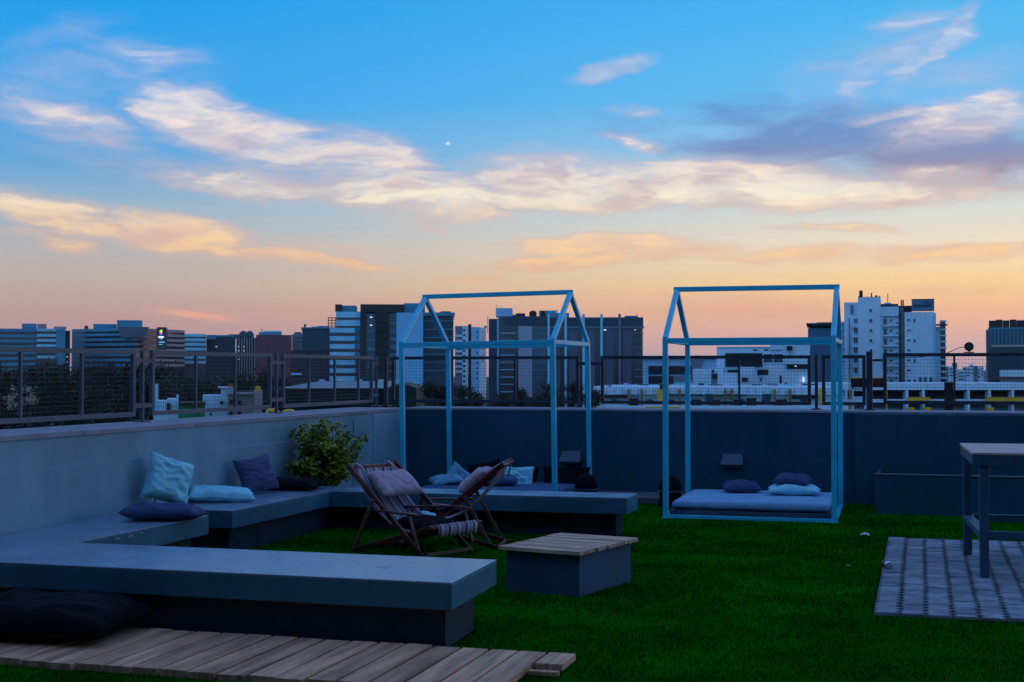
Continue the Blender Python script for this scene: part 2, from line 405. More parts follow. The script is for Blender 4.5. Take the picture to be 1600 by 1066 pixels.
# ---- low planter box against the wall, right
t = thing('planter_box', 'long low slate planter box against the back wall', 'planter', (0.9, 16.5, 0))
part(MB().box(-0.50, 3.2, 16.05, 16.09, 0, 0.435), 'side_panel', M_wallB, t, bevel=0.004)
part(MB().box(-0.50, -0.46, 16.092, YB - 0.105, 0, 0.435), 'side_panel', M_wallB, t, bevel=0.004)
part(MB().box(-0.458, 3.2, 16.092, YB - 0.105, 0, 0.36), 'soil', mat('dark_soil', (0.02, 0.016, 0.012), 0.95, 0.1, 0.3, 14), t)
part(MB().box(-0.515, 3.2, 16.038, 16.094, 0.436, 0.452), 'rim', mat('rim_metal', (0.16, 0.20, 0.25), 0.4, 0.5, 0.1, 8), t, bevel=0.003)
# ---- low kerb by the back wall, between the daybeds
o = MB().box(-4.0, -2.80, 16.45, YB - 0.001, 0.0, 0.075).build('kerb', mat('kerb_concrete', (0.13, 0.16, 0.19), 0.7, 0.3, 0.15, 5), None, bevel=0.008); tag(o, kind='structure')
# ---- unseen block added behind the viewer to cut sky light on camera-facing sides
t = thing('sky_blocker', 'added unseen block behind the viewer that shades the terrace', 'building', (0, -5.5, 0))
part(MB().box(-22, 20, -11, -3.2, -0.6, 13.5), 'wall', mat('sky_blocker_render', (0.045, 0.05, 0.065), 0.8, 0.2, 0.15, 1, streak=0.2), t)
part(MB().box(-22.2, 20.2, -11.2, -3.0, 13.502, 13.8), 'roof', M_roof, t)
part(MB().box(-1.0, 0.1, -3.198, -3.13, 0, 2.1), 'door', M_metalb, t, bevel=0.01)

# ---- L-shaped concrete benches
ZB, TB = 0.39, 0.16
def bench(label, boxes, peds, xy):
    t = thing('concrete_bench', label, 'bench', (xy[0], xy[1], 0), group='concrete benches round the seating pit')
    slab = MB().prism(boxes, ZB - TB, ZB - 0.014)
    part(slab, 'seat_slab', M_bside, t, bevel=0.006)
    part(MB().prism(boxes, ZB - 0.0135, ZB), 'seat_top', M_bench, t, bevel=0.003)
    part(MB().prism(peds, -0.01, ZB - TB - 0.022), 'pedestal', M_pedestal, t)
    # packing strip between slab and pedestal
    cx = sum(p[0] for p in peds) / len(peds)
    part(MB().prism(peds, ZB - TB - 0.021, ZB - TB - 0.001), 'packing_strip', M_under, t)
bench('blue grey L-shaped bench nearest the camera, its long slab across the front',
      [(XL + 0.03, 7.50), (-2.58, 7.50), (-2.62, 8.50), (-5.74, 8.50), (-5.74, 10.42), (XL + 0.03, 10.42)],
      [(XL + 0.05, 7.56), (-2.64, 7.56), (-2.66, 8.14), (-5.84, 8.14), (-5.84, 10.30), (XL + 0.05, 10.30)], (-5.2, 8.6))
bench('blue grey L-shaped bench at the back, from the left wall to behind the deck chairs',
      [(XL + 0.03, 10.83), (-5.74, 10.83), (-5.74, 12.88), (-2.70, 12.98), (-2.70, 13.50), (XL + 0.03, 13.40)],
      [(XL + 0.05, 10.93), (-5.82, 10.93), (-5.82, 13.05), (-2.84, 13.12), (-2.84, 13.42), (XL + 0.05, 13.32)], (-5.2, 12.6))

# chipped paint on the nearest bench
bn = [o for o in bpy.data.objects if o.name.startswith('concrete_bench')][0]
M_scuff = mat('chipped_plaster', (0.70, 0.68, 0.66), 0.8, 0.2)
for (y, z, l) in ((9.02, 0.352, .05), (9.20, 0.350, .05), (9.36, 0.355, .03)):
    part(MB().box(-5.7405, -5.7385, y, y + l, z, z + .006), 'scuff_mark', M_scuff, bn)
for (x, y, l, w_) in ((-4.98, 7.93, .10, .010), (-3.24, 7.98, .09, .006), (-3.19, 7.93, .04, .012)):
    part(MB().box(x, x + l, y, y + w_, ZB + .0005, ZB + .0015), 'scuff_mark', M_scuff, bn)

# ---- wooden deck
ZD = 0.04
t = thing('wooden_deck', 'pale weathered plank deck in front of the nearest bench', 'deck', (-4.2, 7.0, 0))
x = -1.84; i = 0
MW = 0.1490
pl0 = None
while x > -6.5:
    rnd = random.Random(i)
    y1 = 7.445 + rnd.uniform(-.012, .012); y0 = 6.44 + rnd.uniform(-.02, .02)
    if i == 0: y0 = 7.16
    z = ZD + rnd.uniform(-.003, .003)
    mb = MB().box(x - MW, x, y0, y1, 0.002, z)
    o = part(mb, 'plank', M_plank, t, bevel=0.002)
    o.data.transform(Matrix.Rotation(rnd.uniform(-.003, .003), 4, 'Z'))
    x -= 0.1675; i += 1
part(MB().box(-1.99, -1.83, 7.02, 7.06, 0.002, 0.026), 'plank', M_plank, t, bevel=0.003)

# ---- coffee table: rendered box with a slatted top
ct = thing('coffee_table', 'low square coffee table with a grey box base and slatted wooden top', 'table', (-2.52, 10.03, 0), R(-13.5))
MB().box(-0.30, 0.30, -0.43, 0.43, 0.0, 0.298).build('base_box', M_pedestal if False else mat('table_render', (0.03, 0.11, 0.2), 0.6, 0.35, 0.14, 3, 0.2, 50), ct, bevel=0.005)
nsl = 11
for k in range(nsl):
    rnd = random.Random(50 + k)
    w = 0.98 / nsl; y0 = -0.49 + k * w
    MB().box(-0.335 + rnd.uniform(-.008, .008), 0.335 + rnd.uniform(-.008, .008), y0 + 0.005, y0 + w - 0.005, 0.3, 0.328 + rnd.uniform(-.003, .003)).build('slat', M_slat, ct, bevel=0.003)

# ---- paved patch with interlocking pavers
o = MB().box(-0.31, 2.4, 9.36, 13.72, -0.001, 0.004).build('paved_patch', M_sand); tag(o, kind='structure')
PX, PY = 0.166, 0.236
def paver_mesh(PY=PY):
    hx, hy = PX / 2 - 0.002, PY / 2 - 0.004
    prof = [(0, -hy)]
    for c in ((-0.48, 0.48) if PY > .2 else (0.0,)):
        yc = c * hy
        prof += [(0, yc - .044), (-.028, yc - .030), (-.016, yc - .004), (-.030, yc + .020), (0, yc + .040)]
    prof += [(0, hy)]
    right = [(hx + dx, y) for dx, y in prof]
    left = [(-hx - dx * .85, y) for dx, y in prof][::-1]
    mb = MB().prism(right + left, 0.0, 0.030)
    ob = mb.build('paver', M_paver); me = ob.data; bpy.data.objects.remove(ob)
    return me
pm, ph = paver_mesh(), paver_mesh(PY / 2)
for ci in range(10):
    lens = [PY] * 18 if ci % 2 == 0 else [PY / 2] + [PY] * 17 + [PY / 2]
    y = 9.37
    for ri, ln in enumerate(lens):
        rnd = random.Random(ci * 100 + ri)
        link('paver', pm if ln == PY else ph, o, (-0.31 + PX * (ci + 0.5) + rnd.uniform(-.002, .002), y + ln / 2, -0.007 + rnd.uniform(-.003, .004)), (rnd.uniform(-.008, .008), rnd.uniform(-.008, .008), rnd.uniform(-.008, .008)))
        y += ln

# ---- house shaped daybed frames
def make_daybed(label, loc, rz, Wd, D, e, r, tilt):
    t = thing('daybed_frame', label, 'daybed', loc, rz, 'house shaped daybed frames')
    t.rotation_euler = (0, tilt, rz)
    s = 0.055
    P = {'FL': (0, 0), 'FR': (Wd, 0), 'BL': (0, D), 'BR': (Wd, D)}
    for k, (a, b) in P.items():
        MB().box(a - s / 2, a + s / 2, b - s / 2, b + s / 2, 0.0065, e + s / 2).build('post', M_frame, t, bevel=0.004)
    for k, (a, b) in P.items():
        fp = MB().box(a - .040, a + .040, b - .040, b + .040, 0.0, 0.006).build('foot_plate', M_frame, t)
        for q in (-1, 1): MB().tube([(a + .032 * q, b - .034, .0062), (a + .032 * q, b - .034, .012)], .005, 8).build('bolt', M_brass, fp)
    for b in (0, D): MB().box(s / 2 + .001, Wd - s / 2 - .001, b - s / 2 + .002, b + s / 2 - .002, e - s / 2, e + s / 2 - .003).build('eave_beam', M_frame, t, bevel=0.004)
    for a in (0, Wd): MB().box(a - s / 2 + .002, a + s / 2 - .002, s / 2 + .001, D - s / 2 - .001, e - s / 2, e + s / 2 - .003).build('tie_beam', M_frame, t, bevel=0.004)
    for a in (0, Wd):
        for b in (0, D):
            MB().bar((a, b, e + s / 2 - 0.01), (a, D / 2 + (0.012 if b == 0 else -0.012), r), s * .98, s * .98, up=(1, 0, 0)).build('rafter', M_frame, t, bevel=0.004)
    MB().box(-s / 2 - .006, Wd + s / 2 + .006, D / 2 - s / 2, D / 2 + s / 2, r - s / 2 + .006, r + s / 2 + .006).build('ridge_beam', M_frame, t, bevel=0.004)
    for b in (0, D): MB().box(s / 2 + .001, Wd - s / 2 - .001, b - s / 2 + .002, b + s / 2 - .002, 0.002, 0.040).build('base_rail', M_frame, t, bevel=0.003)
    for a in (0, Wd): MB().box(a - s / 2 + .002, a + s / 2 - .002, s / 2 + .001, D - s / 2 - .001, 0.002, 0.040).build('base_rail', M_frame, t, bevel=0.003)
    MB().box(0.035, Wd - 0.035, 0.035, D - 0.035, 0.042, 0.086).build('platform', M_platform, t, bevel=0.004)
    return t
D2 = make_daybed('sky blue house shaped daybed frame standing on the turf, right', (-2.677, 14.93, 0), 0.015, 1.79, 1.65, 1.936, 2.533, 0.0)
D1 = make_daybed('sky blue house shaped daybed frame behind the back bench, left', (-5.965, 15.55, 0), -0.019, 1.89, 1.62, 1.915, 2.53, -0.014)
def cushion_block(name, m, w, d, h, seed, par=None, n=30):
    """mattress: rounded box, slightly quilted and sagging"""
    vs, fs = [], []
    mb = MB()
    bm = bmesh.new()
    bmesh.ops.create_grid(bm, x_segments=n, y_segments=n, size=0.5)
    bm.free()
    prof = [(0.0, 0.00), (0.0, 0.25), (0.0, 0.75), (0.3, 0.93), (0.6, 0.985), (1.0, 1.0)]
    rr = 0.045
    rings = []
    def ring(ins, z):
        pts = []
        hw, hd = w / 2 - ins, d / 2 - ins
        per = 4 * 14
        for k in range(per):
            q = k / per * 4; sidx = int(q); f = q - sidx
            if sidx == 0: p = (-hw + 2 * hw * f, -hd)
            elif sidx == 1: p = (hw, -hd + 2 * hd * f)
            elif sidx == 2: p = (hw - 2 * hw * f, hd)
            else: p = (-hw, hd - 2 * hd * f)
            wv = mnoise.noise((p[0] * 5 + seed, p[1] * 5, z * 9)) * 0.008
            pts.append((p[0] + wv, p[1] - wv, z + mnoise.noise((p[0] * 3, p[1] * 3 + seed, 3.3)) * 0.006))
        return pts
    heights = [(0.03, 0.0), (0.004, 0.02), (-0.004, h * .3), (-0.006, h * .5), (-0.002, h * .75), (0.012, h * .93), (0.04, h * .995), (0.12, h * 1.01), (0.35, h * 1.005), (min(w, d) / 2 - .03, h)]
    for ins, z in heights: rings.append(ring(ins, z))
    per = 56
    for rg in rings: mb.v += rg
    for i in range(len(rings) - 1):
        for j in range(per): mb.f.append((i * per + j, i * per + (j + 1) % per, (i + 1) * per + (j + 1) % per, (i + 1) * per + j))
    mb.f.append(tuple(range(per))[::-1]); mb.f.append(tuple((len(rings) - 1) * per + j for j in range(per)))
    return mb.build(name, m, par, smooth=True)
def mattress(label, fr, Wd, D, m, pip):
    o = cushion_block('mattress', m, Wd - 0.13, D - 0.14, 0.10, Wd * 7)
    o.location = Vector(fr.location) + Matrix.Rotation(fr.rotation_euler.z, 3, 'Z') @ Vector((Wd / 2, D / 2, 0.090))
    o.rotation_euler = (0, 0, fr.rotation_euler.z)
    tag(o, label, 'mattress')
    q = []
    hw, hd = (Wd - 0.13) / 2 + .004, (D - 0.14) / 2 + .004
    q = [(-hw, -hd, .028), (hw, -hd, .028), (hw, hd, .028), (-hw, hd, .028), (-hw, -hd, .028)]
    MB().tube(q, 0.006, 6).build('piping', pip, o, smooth=True)
    return o
M_pip = mat('piping_cloth', (0.10, 0.15, 0.26), 0.8, 0.2)
mattress('blue grey mattress inside the right daybed frame', D2, 1.79, 1.65, M_matt, M_pip)
mattress('petrol blue mattress inside the left daybed frame', D1, 1.89, 1.62, mat('petrol_mattress', (0.07, 0.17, 0.30), 0.85, 0.15, 0.1, 6, 0.3, 120), M_pip)

# ---- cushions
def pillow_mesh(w, h, th, m, seed=0, pinch=0.10, wr=0.018, flop=0.0, n=30):
    """square cushion in the xy plane, lying with its underside near z=0"""
    vs = []; fs = []
    def pt(u, v, sgn):
        px_ = w / 2 * u * (1 - pinch * (1 - v * v) * u * u)
        py_ = h / 2 * v * (1 - pinch * (1 - u * u) * v * v)
        f = max(0.0, (1 - u ** 4) * (1 - v ** 4)) ** 0.5
        f = f ** 0.85
        z = th / 2 * f
        e = 1 - max(abs(u), abs(v))
        a = mnoise.noise((u * 1.4 + seed * 3.1, v * 1.4, seed)) * 0.35
        # creases fan out from the corners and run along the middle
        cq = abs(mnoise.noise((u * 1.6 + seed, v * 3.4 + seed * 2, 1.7 + sgn))); cr = 1.1 * (0.3 - cq * 1.6) + 0.5 * mnoise.noise(((u + v) * 4 + seed, (u - v) * 1.5, 4.2 + seed))
        z = z * (1 + a * 0.5) + wr * cr * min(1, e * 6) * (0.4 + f)
        z = max(z, 0.002) if e > 0 else 0.003
        z *= sgn if sgn > 0 else -0.62
        edge_w = mnoise.noise((u * 3 + seed, v * 3, 9.1)) * 0.010
        return (px_ + edge_w, py_ + edge_w, z + flop * (u * u) * -0.5 * th + mnoise.noise((u * 2 + seed, v * 2, 5.5)) * 0.012 * (1 - f))
    top = {}; bot = {}
    for i in range(n + 1):
        for j in range(n + 1):
            u, v = -1 + 2 * i / n, -1 + 2 * j / n
            top[i, j] = len(vs); vs.append(pt(u, v, 1))
    for i in range(n + 1):
        for j in range(n + 1):
            if i in (0, n) or j in (0, n): bot[i, j] = top[i, j]
            else:
                u, v = -1 + 2 * i / n, -1 + 2 * j / n
                bot[i, j] = len(vs); vs.append(pt(u, v, -1))
    for i in range(n):
        for j in range(n):
            fs.append((top[i, j], top[i + 1, j], top[i + 1, j + 1], top[i, j + 1]))
            fs.append((bot[i, j], bot[i, j + 1], bot[i + 1, j + 1], bot[i + 1, j]))
    zmin = min(v[2] for v in vs)
    vs = [(a, b, c - zmin) for a, b, c in vs]
    me = bpy.data.meshes.new('cushion'); me.from_pydata(vs, [], fs); me.update()
    me.polygons.foreach_set('use_smooth', [True] * len(me.polygons)); me.materials.append(m)
    return me
def seam(o, m, n=30):
    me = o.data; k = n + 1
    idx = [j for j in range(k)] + [i * k + n for i in range(1, k)] + [n * k + j for j in range(n - 1, -1, -1)] + [i * k for i in range(n - 1, 0, -1)]
    pts = [me.vertices[i].co.copy() for i in idx]; pts.append(pts[0])
    MB().tube(pts, 0.0045, 5, cap=False).build('seam', m, o, smooth=True)
def cushion(label, loc, rot, w, h, th, m, seed, cat='cushion', name='cushion', **k):
    o = link(name, pillow_mesh(w, h, th, m, seed, **k), None, loc, rot)
    seam(o, m)
    return tag(o, label, cat)
def prop(label, base, n, roll, w, h, th, m, seed, **k):
    n = Vector(n).normalized(); up = (Vector((0, 0, 1)) - n * n.z).normalized(); rgt = up.cross(n)
    M3 = Matrix((rgt, up, n)).transposed() @ Matrix.Rotation(roll, 3, 'Z')
    me = pillow_mesh(w, h, th, m, seed, **k)
    lo = min((M3 @ v.co).z for v in me.vertices)
    o = link('cushion', me, None, (base[0], base[1], base[2] - lo - 0.006), M3.to_euler())
    seam(o, m)
    return tag(o, label, 'cushion')
# on the left bench
prop('bright aqua cushion propped upright against the left wall', (-6.40, 10.82, ZB), (0.72, -0.50, 0.34), R(-20), 0.43, 0.43, 0.22, M_pblue, 1)
cushion('indigo cushion lying flat on the near bench slab', (-5.93, 10.02, 0.388), (R(-3), R(2), R(20)), 0.64, 0.46, 0.15, M_pnavy, 2)
cushion('bright aqua cushion lying flat on the back bench slab', (-6.27, 11.60, 0.388), (R(2), R(3), R(30)), 0.62, 0.44, 0.15, M_pblue, 3, wr=0.02)
prop('denim blue cushion leaning against the left wall', (-6.38, 12.46, ZB), (0.74, -0.46, 0.40), R(8), 0.42, 0.37, 0.18, M_pslate, 4)
cushion('black cushion lying flat on the bench below the bush', (-6.20, 12.92, 0.388), (0, 0, R(8)), 0.66, 0.44, 0.13, M_pblack, 5)
# floor bag on the deck
cushion('large black floor cushion lying on the deck by the nearest bench', (-4.98, 7.10, ZD + .001), (0, 0, R(6)), 1.05, 0.72, 0.27, M_pblack, 6, pinch=0.05, wr=0.02)
# right daybed
ZM = 0.193
cushion('indigo cushion on the right daybed, alone on the left', (-2.02, 16.22, ZM), (R(4), 0, R(12)), 0.44, 0.34, 0.14, M_pnavy, 7)
cushion('bright aqua cushion lying on the right daybed under an indigo one', (-1.40, 16.05, ZM), (0, 0, R(4)), 0.60, 0.42, 0.13, M_pblue, 8)
cushion('indigo cushion stacked on the aqua cushion of the right daybed', (-1.42, 16.10, ZM + 0.10), (R(3), R(2), R(-4)), 0.42, 0.34, 0.14, M_pnavy, 9)
# left daybed
cushion('bright aqua cushion standing upright on the left daybed', (-4.88, 16.72, ZM + 0.02), (R(72), R(0), R(10)), 0.42, 0.36, 0.14, M_pblue, 10)
cushion('petrol blue cushion lying flat at the front of the left daybed', (-5.06, 16.35, ZM), (R(0), R(0), R(16)), 0.56, 0.42, 0.15, M_pteal, 11)
cushion('aqua cushion lying crumpled at the left end of the left daybed', (-5.68, 16.30, ZM), (R(4), R(-6), R(30)), 0.40, 0.40, 0.12, mat('aqua_dull', (0.18, 0.46, 0.62), 0.85, 0.15, 0.08, 7, 0.2, 140), 12)
cushion('small aqua cushion leaning on a black one on the left daybed', (-5.64, 16.62, ZM + 0.02), (R(64), R(38), R(20)), 0.36, 0.34, 0.10, mat('aqua_dull', (0.2, 0.5, 0.65)), 13)
cushion('black cushion propped at the left end of the left daybed', (-5.36, 16.95, ZM + 0.03), (R(70), R(-12), R(6)), 0.44, 0.42, 0.15, M_pblack, 14)
cushion('black cushion propped behind the right post of the left daybed', (-4.30, 16.96, ZM + 0.02), (R(74), 0, R(-2)), 0.62, 0.34, 0.15, M_pblack, 15)
cushion('black cushion propped behind the upright aqua cushion of the left daybed', (-4.92, 16.98, ZM + 0.02), (R(76), 0, R(3)), 0.5, 0.32, 0.13, M_pblack, 16)

# ---- small wall lights
def wall_light(label, x):
    t = thing('wall_light', label, 'wall light', (x, YB - 0.001, 0.50), 0, 'box lights on the back wall')
    m = mat('lamp_housing', (0.075, 0.14, 0.21), 0.5, 0.4, 0.1, 8)
    MB().add([(-.12, -.02, .075), (.12, -.02, .075), (.14, -.13, -.055), (-.14, -.13, -.055), (-.12, 0, .075), (.12, 0, .075), (.14, 0, -.055), (-.14, 0, -.055)],
             [(0, 3, 2, 1), (0, 1, 5, 4), (3, 7, 6, 2), (0, 4, 7, 3), (1, 2, 6, 5), (4, 5, 6, 7)]).build('hood', m, t, bevel=0.004)
    MB().box(-.09, .09, -.10, -.001, -.085, -.0565).build('lamp_tray', mat('lamp_tray', (0.10, 0.16, 0.20), 0.4, 0.5), t, bevel=0.003)
    MB().box(-.05, .05, -.04, -.001, -.12, -.0865).build('bracket', M_fenced, t, bevel=0.003)
wall_light('small sloped wall light behind the left daybed', -4.31)
wall_light('small sloped wall light behind the right daybed', -2.25)

# ---- black domes on pale rimmed discs, by the daybeds
def dome(label, x, y):
    t = thing('dome_cover', label, 'dome', (x, y, 0), 0, 'black domes by the daybeds')
    MB().lathe([(0.13, 0.0), (0.13, 0.17), (0.12, 0.178)], 28).build('drum', M_pblack, t, smooth=False)
    MB().lathe([(0.150, 0.180), (0.160, 0.186), (0.160, 0.194), (0.150, 0.198)], 28).build('rim', mat('pale_rim', (0.1, 0.1, 0.13), 0.4, 0.5), t)
    MB().lathe([(0.140, 0.199)] + [(0.140 * math.cos(a), 0.199 + 0.18 * math.sin(a)) for a in [k * math.pi / 2 / 9 for k in range(1, 9)]] + [(0.01, 0.379)], 28).build('dome', M_pblack, t, smooth=True)
dome('black dome on a pale rimmed drum beside the right daybed frame', -2.84, 16.15)
dome('black dome on a pale rimmed drum right of the left daybed frame', -3.86, 16.15)

# ================================================================== deck chairs
def stripe_mat():
    m = bpy.data.materials.new('striped_canvas'); m.use_nodes = True; t = m.node_tree; b = t.nodes['Principled BSDF']
    b.inputs['Roughness'].default_value = 0.85; b.inputs['Specular IOR Level'].default_value = 0.15
    tcn = t.nodes.new('ShaderNodeTexCoord'); sp = t.nodes.new('ShaderNodeSeparateXYZ'); t.links.new(tcn.outputs['Object'], sp.inputs[0])
    ad = t.nodes.new('ShaderNodeMath'); ad.operation = 'MULTIPLY_ADD'; ad.inputs[1].default_value = 4.6; ad.inputs[2].default_value = 10.0; t.links.new(sp.outputs[1], ad.inputs[0])
    fr = t.nodes.new('ShaderNodeMath'); fr.operation = 'FRACT'; t.links.new(ad.outputs[0], fr.inputs[0])
    cr = t.nodes.new('ShaderNodeValToRGB'); cr.color_ramp.interpolation = 'CONSTANT'
    cols = [(0, (0.40, 0.39, 0.47)), (.22, (0.10, 0.10, 0.16)), (.27, (0.30, 0.26, 0.33)), (.44, (0.05, 0.06, 0.12)), (.56, (0.40, 0.39, 0.46)), (.70, (0.14, 0.13, 0.2)), (.74, (0.32, 0.29, 0.36)), (.92, (0.05, 0.05, 0.10))]
    cr.color_ramp.elements[0].position = 0; cr.color_ramp.elements[0].color = (*cols[0][1], 1)
    cr.color_ramp.elements[1].position = cols[1][0]; cr.color_ramp.elements[1].color = (*cols[1][1], 1)
    for p, c in cols[2:]:
        e = cr.color_ramp.elements.new(p); e.color = (*c, 1)
    t.links.new(fr.outputs[0], cr.inputs[0]); t.links.new(cr.outputs[0], b.inputs['Base Color'])
    return m
M_str = stripe_mat()
def deck_chair(label, loc, rz, st_, zt, head=True):
    """x forward (the way the sitter faces), y across"""
    c = thing('deck_chair', label, 'deck chair', loc, rz, 'wooden sling deck chairs')
    w = 0.60; hw = w / 2; s = 0.034
    sf, zf = 0.50, 0.285
    # long rails: from the top bar to the front feet
    ex = 0.42
    for y in (-hw, hw):
        MB().bar((st_ - .02, y, zt + .03), (ex, y, 0.012), 0.026, 0.046, up=(0, 1, 0) if False else (0, 0, 1)).build('rail', M_wood, c, bevel=0.006)
    MB().bar((st_, -hw - .02, zt), (st_, hw + .02, zt), 0.032, 0.032).build('top_bar', M_wood, c, bevel=0.008)
    MB().bar((ex, -hw + .016, 0.05), (ex, hw - .016, 0.05), 0.022, 0.03).build('stretcher', M_woodp, c, bevel=0.005)
    # seat frame: front bar back down to the rear feet
    rx = -0.50
    for y in (-hw + .036, hw - .036):
        MB().bar((sf + .02, y, zf + .012), (rx, y, 0.012), 0.024, 0.042).build('leg', M_wood, c, bevel=0.006)
    MB().bar((sf, -hw - .03, zf), (sf, hw + .03, zf), 0.034, 0.034).build('front_bar', M_wood, c, bevel=0.008)
    MB().bar((rx + .03, -hw + .05, 0.03), (rx + .03, hw - .05, 0.03), 0.022, 0.03).build('stretcher', M_woodp, c, bevel=0.005)
    # back props
    f = 0.36
    bx, bz = st_ + (ex - st_) * f, zt * (1 - f)
    for y in (-hw - .028, hw + .028):
        MB().bar((bx, y, bz + .01), (rx + .10, y, 0.06), 0.018, 0.034).build('prop', M_woodp, c, bevel=0.004)
    # arms with their supports
    az_ = 0.40
    fa = 1 - az_ / zt
    ax = st_ + (ex - st_) * fa
    for y in (-hw - .055, hw + .055):
        a = MB().bar((ax - .06, y, az_), (ax + .44, y, az_ - .01), 0.045, 0.020).build('armrest', M_wood, c, bevel=0.005)
        MB().bar((ax + .36, y, az_ - .02), (ax + .46, y * .98, 0.10), 0.018, 0.030, up=(0, 1, 0)).build('arm_support', M_woodp, a, bevel=0.003)
        for (qx, qz) in ((ax, az_ - .002), (ax + .36, az_ - .012)):
            MB().tube([(qx, y - .03 * (1 if y > 0 else -1) * -1, qz), (qx, y + .03 * (1 if y > 0 else -1), qz)], 0.007, 8).build('bolt', M_brass, a)
    # sling: hangs from the top bar, sags, rises over the front bar
    fw_ = 0.25; vs = []; fs = []; nu, nv = 26, 10
    p0, p1, p2, p3 = Vector((st_ - .005, 0, zt + .018)), Vector((st_ + .20, 0, 0.36)), Vector((0.12, 0, 0.08)), Vector((sf, 0, zf + .019))
    prof = []
    for i in range(nu + 1):
        q = i / nu
        prof.append(p0 * (1 - q) ** 3 + p1 * 3 * q * (1 - q) ** 2 + p2 * 3 * q * q * (1 - q) + p3 * q ** 3)
    prof += [Vector((sf + .022, 0, zf + .004)), Vector((sf + .026, 0, zf - .03)), Vector((sf + .012, 0, zf - .085))]
    nu = len(prof) - 1
    for i, p in enumerate(prof):
        for j in range(nv + 1):
            v = -1 + 2 * j / nv
            vs.append((p.x, v * fw_, p.z - 0.018 * (1 - v * v) * math.sin(math.pi * min(1, i / 26)) + 0.004 * mnoise.noise((i * .5, v * 4, loc[0]))))
    for i in range(nu):
        for j in range(nv):
            a = i * (nv + 1) + j; fs.append((a, a + 1, a + nv + 2, a + nv + 1))
    me = bpy.data.meshes.new('sling'); me.from_pydata(vs, [], fs); me.update(); me.materials.append(M_str)
    me.polygons.foreach_set('use_smooth', [True] * len(me.polygons))
    so = link('sling', me, c); md = so.modifiers.new('thick', 'SOLIDIFY'); md.thickness = 0.004
    # head cushion tied to the top bar
    d = (Vector((ex, 0, 0)) - Vector((st_, 0, zt))).normalized(); ang = math.atan2(-d.z, d.x)
    hc = link('head_cushion', pillow_mesh(0.30, 0.50, 0.14, M_pgrey, 21 + loc[0], pinch=0.06, wr=0.012), c)
    pos = Vector((st_, 0, zt)) + d * 0.30 + Vector((math.sin(ang), 0, math.cos(ang))) * 0.012
    hc.location = pos; hc.rotation_euler = (0, ang, 0)
    hc['label'] = 'mauve grey head cushion tied on with straps'
    for y in (-.20, .20):
        MB().tube([(-.14, y, .03), (-.22, y, .03), (-.325, y, .015), (-.335, y, -.025), (-.30, y * 1.02, -.04), (-.22, y * 1.06, -.10)], 0.009, 6).build('strap', M_pgrey, hc, smooth=True)
    return c
deck_chair('mahogany deck chair with striped sling facing the camera, left of the pair', (-4.28, 11.40, 0), -0.395, -0.50, 0.745)
deck_chair('mahogany deck chair seen side on, facing left, right of the pair', (-4.13, 12.0, 0), 3.30, -0.50, 0.745)
cushion('black cushion on the striped seat of the left deck chair', (-4.14, 11.35, 0.215), (R(0), R(4), -0.395), 0.42, 0.44, 0.13, M_pblack, 33)
cushion('bright aqua cushion on the seat of the side-on deck chair', (-4.30, 12.00, 0.17), (R(-8), R(16), R(10)), 0.40, 0.36, 0.12, M_pblue, 31)

# ================================================================== bush in the corner
t = thing('potted_bush', 'leafy green bush in the corner behind the bench', 'plant', (-6.14, 13.75, 0))
MB().lathe([(0.15, 0.0), (0.20, 0.28), (0.215, 0.30), (0.195, 0.30), (0.19, 0.27)], 24).build('pot', mat('clay_pot', (0.10, 0.06, 0.045), 0.8, 0.2), t, smooth=False)
rb = random.Random(3)
stems = MB(); tips = []
for k in range(26):
    a = rb.uniform(0, 2 * math.pi); sp_ = rb.uniform(0.04, 0.34); hgt = rb.uniform(0.60, 1.06) - 0.35 * sp_
    pts = []
    for q in range(6):
        f = q / 5
        pts.append((math.cos(a) * sp_ * f ** 1.3 + rb.uniform(-.012, .012), math.sin(a) * sp_ * .8 * f ** 1.3 + rb.uniform(-.012, .012), 0.26 + (hgt - 0.26) * f))
    stems.tube(pts, [0.011 * (1 - .75 * q / 5) for q in range(6)], 5)
    for q in (2, 3, 4, 5):
        tips.append((pts[q], q, a))
        for _ in range(2):
            b2 = a + rb.uniform(-1.3, 1.3); l2 = rb.uniform(.06, .15)
            e = (pts[q][0] + math.cos(b2) * l2, pts[q][1] + math.sin(b2) * l2, pts[q][2] + rb.uniform(.0, .09))
            stems.tube([pts[q], e], [0.005, 0.002], 4); tips.append((e, q, b2))
stems.build('stems', mat('bark', (0.06, 0.05, 0.03), 0.85, 0.2, 0.2, 20), t)
def leaf_clump(tips, rb, per, lsize, name, m, par):
    mb = MB()
    for (p, q, a) in tips:
        for _ in range(per):
            c = Vector(p) + Vector((rb.gauss(0, .03), rb.gauss(0, .03), rb.gauss(0, .025)))
            d = Vector((math.cos(a + rb.uniform(-1.6, 1.6)), math.sin(a + rb.uniform(-1.6, 1.6)), rb.uniform(-.7, .6))).normalized()
            s_ = d.cross(Vector((rb.uniform(-.4, .4), rb.uniform(-.4, .4), 1))).normalized(); u = s_.cross(d)
            l = lsize * rb.uniform(.6, 1.25); w_ = l * rb.uniform(.28, .40)
            v0, v1, v2, v3, v4 = c, c + d * l * .45 + s_ * w_ + u * w_ * .3, c + d * l - u * l * .12, c + d * l * .45 - s_ * w_ + u * w_ * .3, c + d * l * .5
            mb.add([v0, v1, v2, v3, v4], [(0, 1, 4), (1, 2, 4), (2, 3, 4), (3, 0, 4)])
    return mb.build(name, m, par)
def leaf_mat(name, c1, c2, vs=30.0, trans=0.25):
    m = mat(name, c1, 0.5, 0.35, 0.0, vs, col2=c2)
    return m
